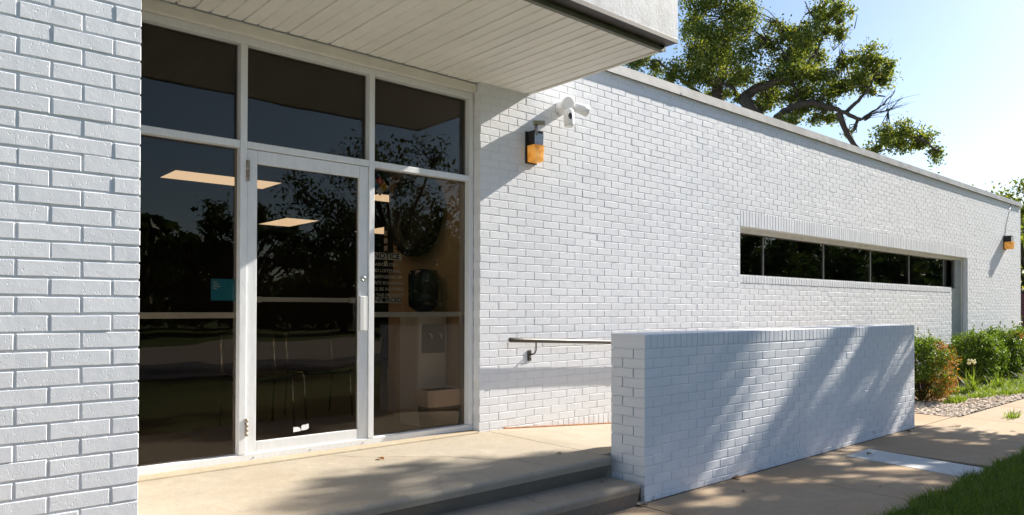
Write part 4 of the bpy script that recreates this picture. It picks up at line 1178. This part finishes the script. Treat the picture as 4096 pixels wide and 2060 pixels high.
lamp(4.200, 2.645, 0.104, 0.125, 0.275, 'black wall lamp with amber lens and sensor head beside the canopy', True)
lamp(17.84, 2.66, 0.17, 0.17, 0.29, 'black wall lamp with amber lens high on the far end of the wall', False)

# ------------------------------------------------------------------ security camera with two light heads
CW = simple('camera_white', (0.82, 0.82, 0.82), 0.35)
CLENS = simple('light_head_lens', (0.42, 0.42, 0.30), 0.3)
parts = []
b0 = Vector((4.612, DW, 3.203))
parts.append(MB().lathe([(0.062, 0.001), (0.062, 0.035), (0.058, 0.07), (0.045, 0.10), (0.03, 0.115), (0.001, 0.118)], (0, -1, 0), b0, 28).build('base_mount', CW))
hd_ = Vector((-0.42, -0.86, -0.12)).normalized()
hc = Vector((4.565, 4.79, 3.213))
parts.append(MB().lathe([(0.015, -0.055), (0.035, -0.05), (0.046, -0.03), (0.052, 0.02), (0.055, 0.052), (0.050, 0.053)], hd_, hc, 28).build('light_head', CW))
parts.append(MB().lathe([(0.049, 0.0505), (0.049, 0.0515), (0.002, 0.052)], hd_, hc, 28).build('light_lens', CLENS))
h2 = Vector((0.93, -0.30, -0.18)).normalized(); c2 = Vector((4.645, 4.775, 3.197))
parts.append(MB().lathe([(0.015, -0.03), (0.036, -0.022), (0.042, 0.0), (0.048, 0.08), (0.055, 0.135), (0.050, 0.136)], h2, c2, 28).build('light_head', CW))
parts.append(MB().lathe([(0.049, 0.1335), (0.049, 0.1345), (0.002, 0.135)], h2, c2, 28).build('light_lens', CLENS))
ax = Vector((0.06, 0.10, 1)).normalized(); bc = Vector((4.553, 4.745, 2.992))
parts.append(MB().lathe([(0.028, 0.0), (0.042, 0.004), (0.046, 0.02), (0.049, 0.08), (0.049, 0.125), (0.044, 0.15), (0.03, 0.166), (0.001, 0.172)], ax, bc, 28).build('camera_body', CW))
fd = Vector((-0.50, -0.86, 0)).normalized(); sd_ = ax.cross(fd).normalized()
lb_ = MB()
ring = []
cc = bc + ax*0.088 + fd*0.0478
for k in range(20):
    a = 2*math.pi*k/20
    u_, v_ = math.cos(a)*0.018, math.sin(a)*0.031
    v_ = math.copysign(min(abs(v_), 0.031), v_)
    dpt = math.sqrt(max(0, 0.0505**2 - u_*u_)) - 0.0478
    ring.append(lb_.bm.verts.new(cc + sd_*u_ + ax*v_ + fd*(dpt+0.0005)))
cv = lb_.bm.verts.new(cc + fd*0.0035)
for k in range(20): lb_.bm.faces.new((cv, ring[k], ring[(k+1) % 20]))
parts.append(lb_.build('camera_lens', simple('lens_black', (0.008, 0.008, 0.009), 0.12)))
parts.append(MB().tube([(4.585, 4.83, 3.19), (4.572, 4.77, 3.165)], 0.022, 12).build('ball_joint', CW))
parts.append(MB().lathe([(0.004, 0), (0.004, 0.004)], (-0.9, -0.4, 0), (4.555, DW-0.03, 3.19), 8).build('mount_screw', LBK))
wr = MB().tube([(17.93, DW-0.006, 2.94), (18.02, DW-0.006, 3.2), (18.2, DW-0.006, 3.45), (18.38, DW-0.006, 3.685)], 0.004, 6).build('lamp_cable', LGY)
tag(wr, 'thin cable running up the wall from the far amber lamp', 'cable')
thing('security_camera', b0, 'white security camera with two floodlight heads high on the wall', 'camera', parts)
